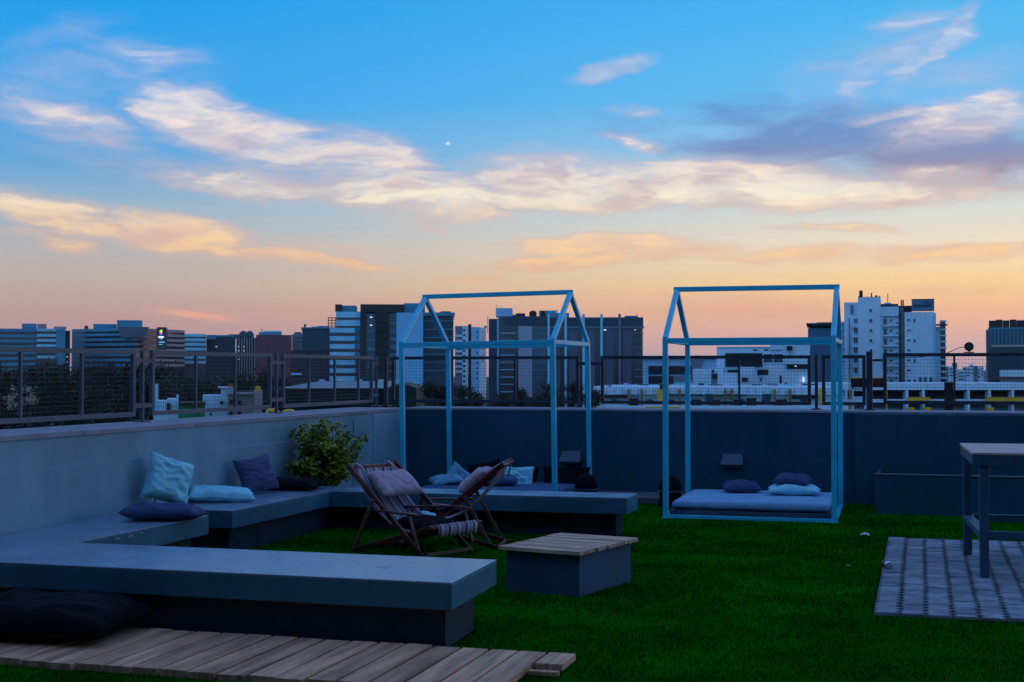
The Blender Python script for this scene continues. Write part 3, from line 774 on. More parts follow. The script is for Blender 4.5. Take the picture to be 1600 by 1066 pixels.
fo = leaf_clump(tips, rb, 22, 0.060, 'foliage', leaf_mat('bush_leaf', (0.46, 0.52, 0.035), (0.035, 0.11, 0.014), 4.0), t)
fo['kind'] = 'stuff'

# ================================================================== bar table, can, litter
bt = thing('bar_table', 'tall bar table with slatted top on the paved patch', 'table', (0.40, 11.20, 0), R(2))
for (x, y) in ((0.055, 0.0), (0.02, 1.31), (0.80, 0.0), (0.80, 1.31)):
    MB().box(x - .034, x + .034, y - .034, y + .034, 0.025, 0.905).build('leg', M_metalb, bt, bevel=0.005)
for y in (0.0, 1.31): MB().box(-0.012 if y else 0.09, 0.765, y - .022, y + .022, 0.315, 0.375).build('footrest', M_metalb, bt, bevel=0.004)
MB().bar((0.055, 0.036, 0.345), (0.022, 1.274, 0.345), 0.075, 0.05).build('footrest', M_metalb, bt, bevel=0.004)
MB().box(-0.03, 0.86, -0.055, -0.02, 0.88, 0.958).build('apron', M_metalb, bt, bevel=0.003)
MB().box(-0.03, 0.86, 1.345, 1.38, 0.88, 0.958).build('apron', M_metalb, bt, bevel=0.003)
MB().box(-0.03, 0.005, -0.019, 1.344, 0.88, 0.958).build('apron', M_metalb, bt, bevel=0.003)
for k in range(13):
    y0 = -0.06 + k * 0.112
    MB().box(-0.035, 0.87, y0, y0 + 0.106, 0.960, 0.978).build('slat', M_slatb, bt, bevel=0.003)
t = thing('drink_can', 'crushed silver and red drink can lying at the edge of the pavers', 'can', (-0.27, 11.46, 0.058), R(-72))
def lying(prof, name, m, dent):
    mb = MB().lathe(prof, 20)
    mb.v = [(z, x, max(y, -0.033) * (1 - dent * abs(math.sin(z * 60)))) for x, y, z in mb.v]
    return mb.build(name, m, t, smooth=True)
lying([(0.031, -.055), (0.033, -.048), (0.033, .0)], 'body', mat('can_red', (0.35, 0.02, 0.08), 0.3, 0.6, 0.1, 20, metal=0.4), .12)
lying([(0.033, .001), (0.033, .046), (0.028, .058)], 'body', mat('can_silver', (0.75, 0.76, 0.8), 0.22, 0.6, 0.1, 20, metal=0.9), .12)
lying([(0.026, .0585), (0.027, .062), (0.02, .0605)], 'lid', mat('can_silver', (0.75, 0.76, 0.8)), 0)
def scrap(label, loc, s, seed):
    rb = random.Random(seed); mb = MB(); n = 6; vs = []; fs = []
    for i in range(n + 1):
        for j in range(n + 1):
            vs.append(((i / n - .5) * s + rb.uniform(-.1, .1) * s, (j / n - .5) * s * .7 + rb.uniform(-.1, .1) * s, max(0.014, (0.34 - .5 * ((i / n - .5) ** 2 + (j / n - .5) ** 2) + rb.uniform(-.05, .12)) * s)))
    for i in range(n):
        for j in range(n):
            a = i * (n + 1) + j; fs.append((a, a + 1, a + n + 2, a + n + 1))
    o = MB().add(vs, fs).build('paper_scrap', mat('white_paper', (0.72, 0.72, 0.76), 0.8, 0.2, 0.05))
    o.location = loc; tag(o, label, 'litter')
scrap('crumpled white paper scrap on the turf near the paved patch', (-0.53, 13.84, 0.0), 0.085, 1)
scrap('tiny pale paper scrap on the turf left of the drink can', (-0.578, 11.64, 0.0), 0.035, 2)

# ================================================================== mesh fences on the parapets
FX, FY = -7.15, 17.80
ZF0, ZF1 = 1.17, 1.80
def wires(mb, p, q, axis, z0, z1, step=0.04, r=0.0014):
    """square wire mesh filling a panel"""
    def P(s, z): return (FX, s, z) if axis == 'y' else (s, FY, z)
    n = int((z1 - z0) / step)
    for k in range(1, n):
        z = z0 + (z1 - z0) * k / n
        mb.bar(P(p, z), P(q, z), 2 * r, 2 * r)
    n = int((q - p) / step)
    for k in range(1, n):
        s = p + (q - p) * k / n
        a, b = P(s, z0), P(s, z1)
        off = 0.0045
        if axis == 'y': a = (a[0] - off, a[1], a[2]); b = (b[0] - off, b[1], b[2])
        else: a = (a[0], a[1] + off, a[2]); b = (b[0], b[1] + off, b[2])
        mb.bar(a, b, 1.3 * r, 1.3 * r)
    return mb
def panel(t, axis, s0, s1, divs, m, mw, dz=0.0, rail=0.042):
    z0, z1 = ZF0 + dz, ZF1 + dz
    h = rail / 2
    def B(a, b, za, zb, th=0.036):
        if axis == 'y': return MB().box(FX - th / 2, FX + th / 2, a, b, za, zb)
        return MB().box(a, b, FY - th / 2, FY + th / 2, za, zb)
    fr = MB()
    for bb in (B(s0, s1, z1 - rail, z1), B(s0, s1, z0, z0 + rail), B(s0, s0 + rail, z0 + rail, z1 - rail), B(s1 - rail, s1, z0 + rail, z1 - rail)):
        fr.add(bb.v, bb.f)
    f = part(fr, 'panel_frame', m, t)
    for dv in divs:
        mb = B(dv - .013, dv + .013, z0 + rail - .002, z1 - rail + .002, 0.026)
        o = mb.build('divider', m, f, origin=tuple(t.location))
    mb = wires(MB(), s0 + rail, s1 - rail, axis, z0 + rail - .003, z1 - rail + .003)
    o = mb.build('wire_mesh', mw, f, origin=tuple(t.location)); o['kind'] = 'stuff'
def fpost(t, axis, s, m, w=0.034, z1=1.80, br=None):
    def B(a, b, za, zb, th):
        if axis == 'y': return MB().box(FX - th / 2, FX + th / 2, a, b, za, zb)
        return MB().box(a, b, FY - th / 2, FY + th / 2, za, zb)
    p = part(B(s - w / 2, s + w / 2, ZW + .014, z1, w), 'post', m, t, bevel=0.003)
    part(B(s - .06, s + .06, ZW + .001, ZW + .0135, .12), 'base_plate', m, t)
    if br:
        for z in (1.27, 1.70):
            part(B(br[0], s - w / 2 - .001, z - .02, z + .02, .03), 'bracket', m, t)
            part(B(s + w / 2 + .001, br[1], z - .02, z + .02, .03), 'bracket', m, t)
t = thing('mesh_fence', 'pale galvanised wire mesh fence on top of the left parapet', 'fence', (FX, 13, ZW))
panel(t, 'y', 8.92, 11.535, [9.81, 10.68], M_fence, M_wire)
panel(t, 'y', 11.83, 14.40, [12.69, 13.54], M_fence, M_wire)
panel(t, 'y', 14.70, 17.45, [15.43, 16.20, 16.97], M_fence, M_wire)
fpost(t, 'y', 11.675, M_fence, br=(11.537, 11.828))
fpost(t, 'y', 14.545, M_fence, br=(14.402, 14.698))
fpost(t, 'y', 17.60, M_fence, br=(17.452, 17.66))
t = thing('mesh_fence', 'shade-darkened wire mesh fence on top of the back parapet', 'fence', (0, FY, ZW))
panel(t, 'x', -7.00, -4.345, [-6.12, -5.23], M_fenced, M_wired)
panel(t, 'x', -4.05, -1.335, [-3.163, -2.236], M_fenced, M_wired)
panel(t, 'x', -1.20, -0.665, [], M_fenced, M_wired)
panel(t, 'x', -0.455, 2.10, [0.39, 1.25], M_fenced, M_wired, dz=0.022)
fpost(t, 'x', -7.09, M_fenced, 0.05)
fpost(t, 'x', -4.20, M_fenced, 0.034, br=(-4.343, -4.052))
fpost(t, 'x', -1.268, M_fenced, 0.040)
fpost(t, 'x', -0.62, M_fenced, 0.075, z1=1.845)
part(MB().box(-0.58, -0.457, FY - .016, FY + .016, 1.72, 1.75), 'bracket', M_fenced, t)
# round floodlight with its cable on the fence, right
t = thing('floodlight', 'small round black floodlight on top of the back fence', 'lamp', (0.562, FY, 1.824))
MB().box(-.06, .06, -.016, .016, 0.0, 0.012).build('clamp', M_fenced, t, bevel=.003)
MB().tube([(0, 0, .0125), (0, 0, .03)], 0.009, 8).build('stem', M_fenced, t)
mb = MB().lathe([(0.030, -.045), (0.052, -.02), (0.056, .03), (0.050, .036), (0.044, .026)], 24)
mb.v = [(x, -z, y + .075) for x, y, z in mb.v]
lh = mb.build('head', M_pblack, t, smooth=False)
mb = MB().lathe([(0.042, .020), (0.043, .027), (0.03, .030)], 24)
mb.v = [(x, -z, y + .075) for x, y, z in mb.v]
mb.build('lens', mat('lamp_lens', (0.10, 0.11, 0.14), 0.15, 0.6), lh)
MB().tube([(-.04, 0.01, .07), (-.10, .01, .066), (-.19, .015, .028), (-.26, .02, -.004), (-.40, .03, -.03), (-.62, .03, -.055), (-.86, .03, -.06)], 0.0045, 6).build('cable', M_fenced, t)

# ================================================================== artificial turf blades
def blocked(x, y):
    b = ((y > 7.52) & (y < 8.16) & (x < -2.62)) | ((y > 7.52) & (y < 10.34) & (x < -5.8)) | ((y > 10.9) & (y < 13.4) & (x < -5.8))
    b |= (x > -1.83 - 4.7) & (x < -1.82) & (y > 6.46) & (y < 7.56)
    b |= (x > -0.325) & (x < 2.4) & (y > 9.345) & (y < 13.735)
    u = (x + 2.52) * math.cos(R(13.5)) - (y - 10.03) * math.sin(R(13.5)); v = (x + 2.52) * math.sin(R(13.5)) + (y - 10.03) * math.cos(R(13.5))
    b |= (np.abs(u) < .305) & (np.abs(v) < .435)
    b |= (x > -2.7) & (x < -.86) & (y > 14.95) & (y < 16.6)
    b |= (x > -6.0) & (x < -4.0) & (y > 15.55)
    b |= (y > 16.04) & (x > -0.51)
    b |= (x > -4.01) & (x < -2.79) & (y > 16.44)
    b |= (y > 13.12) & (y < 13.43) & (x < -2.82)
    return b
rng = np.random.default_rng(5)
xs, ys = [], []
for (x0, x1, y0, y1, dn) in ((-5.2, 0.9, 5.6, 9.0, 7000), (-4.2, 1.0, 9.0, 12.0, 5000), (-6.5, 1.3, 12.0, 17.2, 2400), (-5.8, -4.2, 8.1, 12.0, 2600)):
    n = int((x1 - x0) * (y1 - y0) * dn)
    xs.append(rng.uniform(x0, x1, n)); ys.append(rng.uniform(y0, y1, n))
gx, gy = np.concatenate(xs), np.concatenate(ys)
# keep to what lies within a generous view wedge
ang = np.degrees(np.arctan2(gx, gy)) + 16.5
keep = (np.abs(ang) < 24) & ~blocked(gx, gy)
gx, gy = gx[keep], gy[keep]; n = len(gx)
a = rng.uniform(0, 2 * np.pi, n); hh = rng.uniform(.008, .021, n); ww = rng.uniform(.0014, .0027, n)
lean = rng.uniform(.1, .9, n) * hh; la = rng.normal(1.2, 1.0, n)
V = np.empty((n, 3, 3), np.float32)
V[:, 0] = np.stack([gx - np.cos(a) * ww, gy - np.sin(a) * ww, np.zeros(n)], 1)
V[:, 1] = np.stack([gx + np.cos(a) * ww, gy + np.sin(a) * ww, np.zeros(n)], 1)
V[:, 2] = np.stack([gx + np.cos(la) * lean, gy + np.sin(la) * lean, hh], 1)
me = bpy.data.meshes.new('grass'); me.vertices.add(3 * n); me.vertices.foreach_set('co', V.reshape(-1))
me.loops.add(3 * n); me.loops.foreach_set('vertex_index', np.arange(3 * n, dtype=np.int32))
me.polygons.add(n); me.polygons.foreach_set('loop_start', np.arange(0, 3 * n, 3, dtype=np.int32))
me.update(calc_edges=True); me.validate()
gm_ = mat('turf_blade', (0.022, 0.40, 0.012), 0.9, 0.0, 0.0, 1.3, col2=(0.010, 0.17, 0.006), coord='Position')
me.materials.append(gm_)
o = link('grass', me); tag(o, 'short dark green artificial turf covering the terrace', 'turf', kind='stuff')

# ================================================================== the city
GZ = -24.0
o = MB().box(-5000, 5000, -3000, 6000, GZ - 1, GZ).build('ground', mat('city_ground', (0.05, 0.055, 0.06), 0.9, 0.1, 0.3, 0.01)); tag(o, kind='structure')
rt = Vector((math.cos(YAW), math.sin(YAW), 0)); fh = Vector((-math.sin(YAW), math.cos(YAW), 0))
M_glass = mat('dark_glazing', (0.012, 0.022, 0.035), 0.12, 0.6, 0.3, 0.05)
M_glassb = mat('blue_glazing', (0.03, 0.10, 0.16), 0.15, 0.6, 0.25, 0.06)
M_band = mat('pale_blue_cladding', (0.34, 0.82, 0.97), 0.5, 0.4, 0.12, 0.08)
M_bandd = mat('teal_cladding', (0.06, 0.33, 0.48), 0.55, 0.4, 0.15, 0.06)
M_bandw = mat('warm_and_sunlit_cladding', (0.46, 0.36, 0.34), 0.6, 0.3, 0.12, 0.08)
M_brown = mat('umber_cladding', (0.050, 0.042, 0.042), 0.7, 0.3, 0.25, 0.10)
M_white = mat('white_render_far', (0.66, 0.86, 0.95), 0.8, 0.2, 0.08, 0.10, streak=0.12)
M_whiteb = mat('blue_white_render', (0.34, 0.66, 0.86), 0.8, 0.2, 0.08, 0.10)
M_grey = mat('grey_render_far', (0.20, 0.24, 0.29), 0.8, 0.2, 0.12, 0.10)
M_red = mat('brick_red_cladding', (0.24, 0.075, 0.075), 0.8, 0.2, 0.15, 0.1)
M_tealw = mat('dark_teal_wall', (0.035, 0.085, 0.11), 0.7, 0.3, 0.15, 0.05)
M_dk = mat('dark_recess', (0.010, 0.013, 0.018), 0.7, 0.3, 0.2, 0.2)
M_yel = mat('yellow_paint', (0.92, 0.5, 0.03), 0.6, 0.3, 0.12, 0.5)
M_rust = mat('rust_brown_board', (0.035, 0.012, 0.010), 0.7, 0.3, 0.2, 0.8)
LIT = emit('lit_window', (0.85, 0.92, 1.0), 1.1)
class Bld:
    """a building placed by bearing and distance; x, y in 1600 px view units at its own distance"""
    def __init__(s, name, label, d, xc, cat='building', group=None, gz=GZ, face=True):
        s.d, s.gz, s.xc = d, gz, xc
        dl = math.atan((xc - 800) / FPX) if face else 0.0      # fronts turned towards the terrace
        s.k = math.cos(dl)
        p = rt * ((xc - 800) / FPX * d) + fh * d
        s.t = thing(name, label, cat, (p.x, p.y, gz), YAW - dl, group)
    def X(s, x, b=0): return (x - s.xc) / FPX * s.d * s.k
    def Z(s, y): return EYE + (580 - y) / FPX * s.d - s.gz
    def box(s, name, x0, x1, y0, y1, b0, b1, m, par=None, bevel=0.0):
        z0 = 0.0 if y1 is None else s.Z(y1)
        return MB().box(s.X(x0), s.X(x1), b0, b1, z0, s.Z(y0)).build(name, m, par or s.t, bevel=bevel)
    def bands(s, name, x0, x1, ys, th, b0, b1, m):
        for y in ys: s.box(name, x0, x1, y, y + th, b0, b1, m)
    def win(s, x0, x1, y0, y1, b, m=None, frame=None, sill=False):
        m = m or M_glass
        w = s.box('window', x0, x1, y0, y1, b - 0.12, b + 0.3, m)
        px_ = s.d / FPX
        if frame:
            mb = MB()
            xa, xb, za, zb = s.X(x0), s.X(x1), s.Z(y1), s.Z(y0); f = 0.14
            mb.box(xa - f, xa, b - .2, b + .1, za - f, zb + f); mb.box(xb, xb + f, b - .2, b + .1, za - f, zb + f)
            mb.box(xa, xb, b - .2, b + .1, zb, zb + f); mb.box(xa, xb, b - .2, b + .1, za - f, za)
            mb.build('frame', frame, w)
        return w

# ---- left skyline
b = Bld('office_block', 'far low office block with banded facade at the left edge', 950, 50)
b.box('core', -40, 57, 514, None, 0, 40, M_glass)
b.bands('spandrel', -40, 57, [514, 523, 531, 540, 549, 558, 567, 575], 4.6, -1.2, 0, M_bandd)
b.box('core', 57.2, 88, 513.5, None, -2, 38, M_glass)
b.bands('spandrel', 57.2, 88, [513.5, 522, 530, 538, 547, 556], 4.2, -3.4, -2, M_band)
b.box('stair_tower', 88.2, 102, 514, None, -4, 30, M_bandd)
b.box('lift_shaft', 102.2, 110, 516, None, 4, 30, M_dk)
b.box('roof_plant', 34, 57, 505.5, 514, 4, 22, M_bandd); b.box('roof_plant', 58, 72.5, 506, 513.4, 4, 22, M_bandw)
b.box('roof_plant', 85, 104, 509.5, 513.8, 6, 20, M_bandw)
for y in (557, 565): b.box('lit_window', 105.2, 106.4, y, y + 1.2, 3.6, 3.99, LIT)
# corner block: two facades meeting at an edge
b = Bld('office_block', 'far banded office block with a glass wedge and illuminated sign', 1000, 205)
def corner(off, y0, y1, m, name, sides=(1, 1)):
    A, C, B_ = (b.X(112), 14), (b.X(209), -30 - off), (b.X(291), 22)
    poly = [(A[0] - off, A[1] - off), C, (B_[0] + off, B_[1] - off * .3), (B_[0] + off, 70), (A[0] - off, 70)]
    return MB().prism(poly, 0 if y1 is None else b.Z(y1), b.Z(y0)).build(name, m, b.t)
corner(0, 514.5, None, M_glass, 'core')
for y in (514.6, 522, 529.5, 537, 545, 553, 561, 569):
    A, C, B_ = (b.X(112), 14), (b.X(209), -30), (b.X(291), 22)
    MB().prism([(A[0], A[1] - 1.2), (C[0], C[1] - 1.4), (C[0] + .2, C[1] + .3), (A[0], A[1] + .2)], b.Z(y + 4.2), b.Z(y)).build('spandrel', M_bandd, b.t)
    MB().prism([(C[0] + .4, C[1] - 1.3), (B_[0], B_[1] - 1.2), (B_[0], B_[1] + .2), (C[0] + .4, C[1] + .3)], b.Z(y + 3.9), b.Z(y - .2)).build('spandrel', M_bandw, b.t)  # right facade: the sunset's warm light is put into the spandrel colour
MB().add([(b.X(184), -32, b.Z(513)), (b.X(232), -32, b.Z(513)), (b.X(225), -32, b.Z(529)), (b.X(190), -32, b.Z(529)),
          (b.X(184), 10, b.Z(513)), (b.X(232), 10, b.Z(513)), (b.X(225), 10, b.Z(529)), (b.X(190), 10, b.Z(529))],
         [(0, 3, 2, 1), (4, 5, 6, 7), (0, 1, 5, 4), (3, 7, 6, 2), (0, 4, 7, 3), (1, 2, 6, 5)]).build('glass_wedge', M_glassb, b.t)
b.box('roof_plant', 183, 222, 502, 512.8, -20, 6, M_bandd); b.box('roof_plant', 146, 182, 507, 514.4, -4, 12, M_bandd); b.box('chimney', 131, 137, 509, 514.4, 14, 22, M_red)
sg = b.box('sign_panel', 244, 259.5, 513, 547, -30, -17.5, mat('sign_slate', (0.05, 0.06, 0.08), 0.5, 0.4))
for (x0, x1, y0, y1, c, k) in ((248, 250, 518, 520.2, (0.1, 0.7, 0.05), 1.2), (250, 252, 517, 520.2, (0.9, 0.8, 0.05), 1.4), (248, 250, 520.3, 522.4, (0.8, 0.08, 0.04), 1.2), (250, 252, 520.3, 522.4, (0.8, 0.5, 0.1), 1.2),
                           (248.3, 251.7, 522.6, 524.4, (0.1, 0.08, 0.8), 1.4), (246, 254.5, 526.8, 529, (0.7, 0.95, 1.0), 1.3), (248, 253, 530, 531.4, (0.35, 0.45, 0.6), 0.8), (247, 256, 535, 536.8, (0.2, 0.5, 0.65), 0.7), (247, 252.5, 539, 540, (0.3, 0.5, 0.6), 0.6)):
    b.box('sign_mark', x0, x1, y0, y1, -30.4, -30.02, emit('sign_%d%d' % (x0 * 10, y0 * 10), c, k), sg)
b = Bld('office_block', 'far blue banded office block left of the finned tower', 1150, 305)
b.box('core', 287, 322, 522, None, 0, 40, M_glass); b.bands('spandrel', 287, 322, [522, 529, 536, 543.5, 556.5, 564], 4.4, -1.4, 0, M_band)
b.box('roof_plant', 323, 338, 523, 530, 6, 30, M_bandd)
b = Bld('office_block', 'far dark finned block left of the pale finned tower', 1180, 345)
b.box('core', 322.3, 368, 526, None, 0, 40, M_tealw)
for k in range(11): b.box('fin', 324 + k * 4.1, 325.3 + k * 4.1, 526, None, -1.4, -.02, M_tealw)
b.box('roof_plant', 337, 366, 523.4, 525.9, 4, 20, M_bandd); b.box('roof_plant', 357, 380, 520.4, 527, 44, 60, M_tealw)
for x in (337, 338.4): b.box('lit_window', x, x + .9, 541.5, 542.4, -1.9, -1.42, LIT)
b = Bld('office_block', 'far tower with pale vertical fins and a few lit windows', 1120, 385)
b.box('core', 369, 400, 528, None, 0, 30, M_dk)
for k in range(8): b.box('fin', 369 + k * 4.05, 370.6 + k * 4.05, 527 + (k % 3), None, -2.2, -.02, M_bandw)
for (x, y) in ((372.4, 541), (380.5, 541), (372.4, 547.5), (380.5, 547.5), (372.4, 561)): b.box('lit_window', x, x + 2.0, y, y + 1.6, -.9, -.03, LIT)
for x in (380, 390):
    MB().lathe([(3.2, 0), (3.6, 1.0), (3.2, 4.2), (1.2, 6.0)], 14, (b.X(x), 10)).build('water_tank', M_tealw, b.t).location = (0, 0, b.Z(528.2))
b = Bld('office_block', 'far brick red office block with small square windows', 1060, 428)
b.box('wall', 400, 456, 523.5, None, 0, 40, M_red)
for r_ in range(4):
    for k in range(9): b.win(408 + k * 4.9, 410.4 + k * 4.9, 527.5 + r_ * 8.4, 530.5 + r_ * 8.4, -.02)
b.box('roof_plant', 404, 440, 518.5, 523.4, 8, 30, M_bandd); b.box('roof_vault', 412, 440, 516.6, 518.4, 10, 28, M_whiteb); b.box('mast', 408.5, 409.3, 513, 518.4, 12, 13, M_dk); b.box('mast_arm', 407, 411, 514.6, 515.1, 12.2, 12.8, M_dk)
b = Bld('office_block', 'far narrow grey block between the red block and the teal block', 1080, 465)
b.box('wall', 456.4, 472.5, 522, None, 0, 40, M_grey); b.bands('window', 459, 471, [527, 533, 539, 545], 2.4, -.3, -.02, M_glass); b.box('roof_plant', 460, 471, 518.8, 521.9, 5, 15, M_tealw)
b = Bld('office_block', 'far plain dark teal block left of the tall banded tower', 800, 493)
b.box('wall', 472, 524, 513.5, None, 0, 40, M_tealw); b.box('parapet', 470.5, 524, 511.6, 513.4, -1, 39, M_bandd)
b.box('roof_plant', 487, 500, 512 - 2.2, 511.5, 6, 20, M_bandd); b.box('roof_plant', 497, 514, 508.6, 511.5, 8, 30, M_bandd); b.box('mast', 474.5, 477.5, 508, 511.5, 4, 8, M_dk); b.box('mast_head', 475, 479, 506.5, 507.9, 3, 8, M_dk)
for k in range(3):
    for r_ in range(3): b.win(478 + k * 9, 482 + k * 9, 560 + r_ * 9, 563.5 + r_ * 9, -.02)
b = Bld('office_block', 'far plum coloured block behind the left fence, below the teal block', 620, 480)
b.box('wall', 454, 516, 548, None, 0, 30, mat('plum_wall', (0.06, 0.05, 0.075), 0.8, 0.2))
for r_ in range(4):
    for k in range(7): b.win(458 + k * 8, 461 + k * 8, 553 + r_ * 9, 557 + r_ * 9, -.02)
b.box('ledge', 455, 472, 583, 586, -2, -.02, M_band)

# ---- tall banded tower
b = Bld('office_tower', 'tall office tower with pale blue bands, umber frame and flat blue panel', 617, 612)
b.box('core', 516, 563, 512, None, 1, 40, M_glass); b.box('core', 525, 563, 487, 511.9, 1, 40, M_glass)
b.bands('spandrel', 525, 563, [487.5, 500.5], 9.0, -.4, 1, M_band)
b.bands('spandrel', 515.5, 554.5, [513, 525.5, 538, 550.5, 563, 575.5, 588], 7.2, -.4, 1, M_band)
b.bands('spandrel', 554.7, 563, [513, 525.5, 538, 550.5, 563, 575.5, 588], 7.2, .4, 1, M_bandd)
b.box('roof_plant', 523, 533, 475, 486.9, 6, 24, M_brown); b.box('roof_plant', 533.1, 556, 476.5, 486.9, 8, 24, M_bandd)
b.box('frame_column', 563.2, 572, 488, None, -2.4, 40, M_brown); b.box('frame_column', 586, 608, 488, None, -2.4, 40, M_brown); b.box('frame_head', 563.2, 632, 476, 487.9, -2.4, 38, M_brown)
b.box('glass_strip', 572.1, 585.9, 490, None, .2, 36, M_glassb)
b.bands('spandrel', 572.2, 585.8, [491, 516, 530, 544, 558, 572], 4.2, -.6, .18, M_bandd)
for k in range(9): b.box('floor_line', 588, 606, 503 + k * 12.6, 504.6 + k * 12.6, -2.9, -2.42, M_dk)
for (k, x) in ((0, 590), (1, 596), (2, 602)): b.box('mullion', x, x + .8, 489, None, -2.75, -2.42, M_dk)
b.box('core', 608.2, 619, 489, None, 1, 36, M_glass); b.bands('spandrel', 608.2, 619, [489.5, 502, 514.5, 527, 539.5, 552, 564.5, 577, 590], 6.4, -.2, 1, M_bandd)
b.box('blue_panel', 619.2, 661, 489, None, -3.0, 36, mat('blue_panel', (0.22, 0.6, 0.84), 0.45, 0.5, 0.06, 0.02))
b.box('roof_plant', 631.5, 664.5, 473, 488.8, 4, 26, M_bandd)
b.box('side_wing', 661.2, 709, 489, None, .5, 38, M_tealw); b.box('parapet', 661.2, 711, 488, 493, -.6, .48, M_bandd)
b.bands('floor_line', 662, 708, [501, 514, 527, 540, 553, 566, 579], 1.3, -.1, .48, M_bandd); b.box('roof_plant', 690, 706, 485, 487.9, 8, 20, M_brown); b.box('corner_fin', 706, 710, 493.2, 498, -1, .4, M_bandd)
for (x, y) in ((578, 495.5), (578, 508)): b.box('lit_window', x, x + 3.6, y, y + 1.2, -.9, -.62, LIT)
mb = MB()
for x in (512, 517.5, 523): mb.bar((b.X(x), 8, b.Z(512)), (b.X(x), 8, b.Z(495)), .35, .35)
for y in (496, 500, 504.5, 509): mb.bar((b.X(511.5), 8, b.Z(y)), (b.X(523.5), 8, b.Z(y)), .35, .35)
mb.build('rooftop_gantry', M_dk, b.t)

# ---- pale mid block
b = Bld('apartment_block', 'pale narrow apartment block between the two big towers', 900, 735)
b.box('wall', 711, 731, 509.5, None, 2, 30, M_grey); b.box('wall', 722.5, 731.2, 510.5, None, 0, 1.98, M_white)
for r_ in range(12): b.win(723.6, 727, 514.5 + r_ * 8.0, 517.8 + r_ * 8.0, -.02)
b.bands('ledge', 712, 722.4, [523, 531, 539, 547, 555, 563, 571, 579], 3.8, 0, 1.9, M_white)
b.box('stair_tower', 731.4, 736.5, 506.5, None, 3, 26, M_dk); b.box('wall', 736.7, 749, 511, None, 1, 30, M_whiteb)
for r_ in range(10): b.win(744.5, 747, 518 + r_ * 8, 520.5 + r_ * 8, .98)
# west facing flank, turned to the evening light
MB().prism([(b.X(749.1), 0), (b.X(760), 12), (b.X(760), 30), (b.X(749.1), 30)], 0, b.Z(511.5)).build('wall', M_white, b.t)
for r_ in range(6): MB().prism([(b.X(754), 4.9), (b.X(756), 7.1), (b.X(756), 7.5), (b.X(754), 5.3)], b.Z(520 + r_ * 9), b.Z(517 + r_ * 9)).build('window', M_glass, b.t)
b.box('roof_rail', 757, 761, 508, 511.4, 14, 20, M_grey)

# ---- tall block with pale ribs
b = Bld('office_tower', 'tall dark office tower with pale vertical ribs and a white panel', 690, 885)
b.box('wing', 763, 776, 498, None, 2, 40, M_tealw); b.box('stair_tower', 776.2, 779, 497, None, .4, 38, M_whiteb)
b.box('core', 779.2, 855, 494, None, 1, 40, M_glass); b.box('parapet', 786, 855, 495, 508, -.8, .98, M_tealw)
b.bands('balcony_edge', 782, 805, [520, 531.5, 543, 554.3, 565.5, 577, 588.5, 600, 611.5], 1.5, -1.5, .98, M_whiteb)
b.box('white_panel', 810, 831.5, 510, 620, -1.4, .98, mat('white_panel', (0.40, 0.45, 0.52), 0.5, 0.4, 0.05, 0.05))
b.box('glass_wall', 831.7, 855, 510, None, -.2, .98, M_glassb)
b.bands('floor_line', 832, 855, [521, 532.5, 544, 555.3, 566.5, 578], .9, -.5, -.22, M_bandd)
b.box('core', 855.2, 1004.5, 496, None, 2, 44, M_glass); b.box('parapet_band', 855.2, 1005, 496, 509.5, .3, 1.98, M_tealw); b.box('string_course', 853, 1006, 510, 513.4, -1.0, 1.98, M_grey)
for x in (855.4, 882, 910, 938, 966): b.box('rib', x, x + 3.8, 491, None, -2.0, 1.9, M_band if x < 960 else M_grey)
for x in (861.5, 889, 916, 945, 973): b.box('wall_panel', x, x + 13.5, 513.6, None, -.1, 1.9, mat('lavender_grey', (0.12, 0.14, 0.20), 0.6, 0.35, 0.12, 0.05))
b.bands('floor_edge', 990.5, 1004.6, [520.5, 532, 543, 554.5, 565.5, 577, 588.5, 600], 1.2, -.4, 1.96, M_grey)
b.box('roof_tank_house', 773.5, 798.5, 480.5, 494, 6, 20, M_whiteb); b.box('roof_plant', 786, 810, 489, 493.9, 21, 30, M_bandd)
b.box('roof_plant', 805, 819, 488.5, 493.9, 8, 18, M_dk); b.box('roof_plant', 852, 889.5, 488, 495.8, 8, 26, M_bandd); b.box('roof_plant', 869, 870.5, 482, 495, 9, 12, M_bandd)
for (x, r) in ((832, 1.9), (848, 1.3)):
    MB().lathe([(r * .9, 0), (r, .4), (r, 2.2), (r * .5, 3.1)], 14, (b.X(x), 10)).build('water_tank', M_dk, b.t).location = (0, 0, b.Z(493.9))
b.box('water_tank_house', 841, 868, 482.5, 493.9, 20, 30, M_bandd); b.box('roof_plant', 978, 998, 492.5, 495.9, 8, 18, M_bandd)
b.box('mast', 760.5, 761.4, 493, 520, 4, 4.6, M_bandd)
mb = MB()
for (x, h, bb_, yb) in ((775, 6, 9, 480.5), (996.5, 4, 9, 492.5), (781, 4, 10, 480.5)): MB().bar((b.X(x), bb_, b.Z(yb)), (b.X(x), bb_, b.Z(yb - h)), .22, .22).build('antenna', M_dk, b.t)
b.box('lit_window', 943.5, 947, 515.2, 516.6, -2.4, -2.02, LIT); b.box('lit_window', 991.6, 993, 515.2, 516.4, -.5, -.12, LIT)

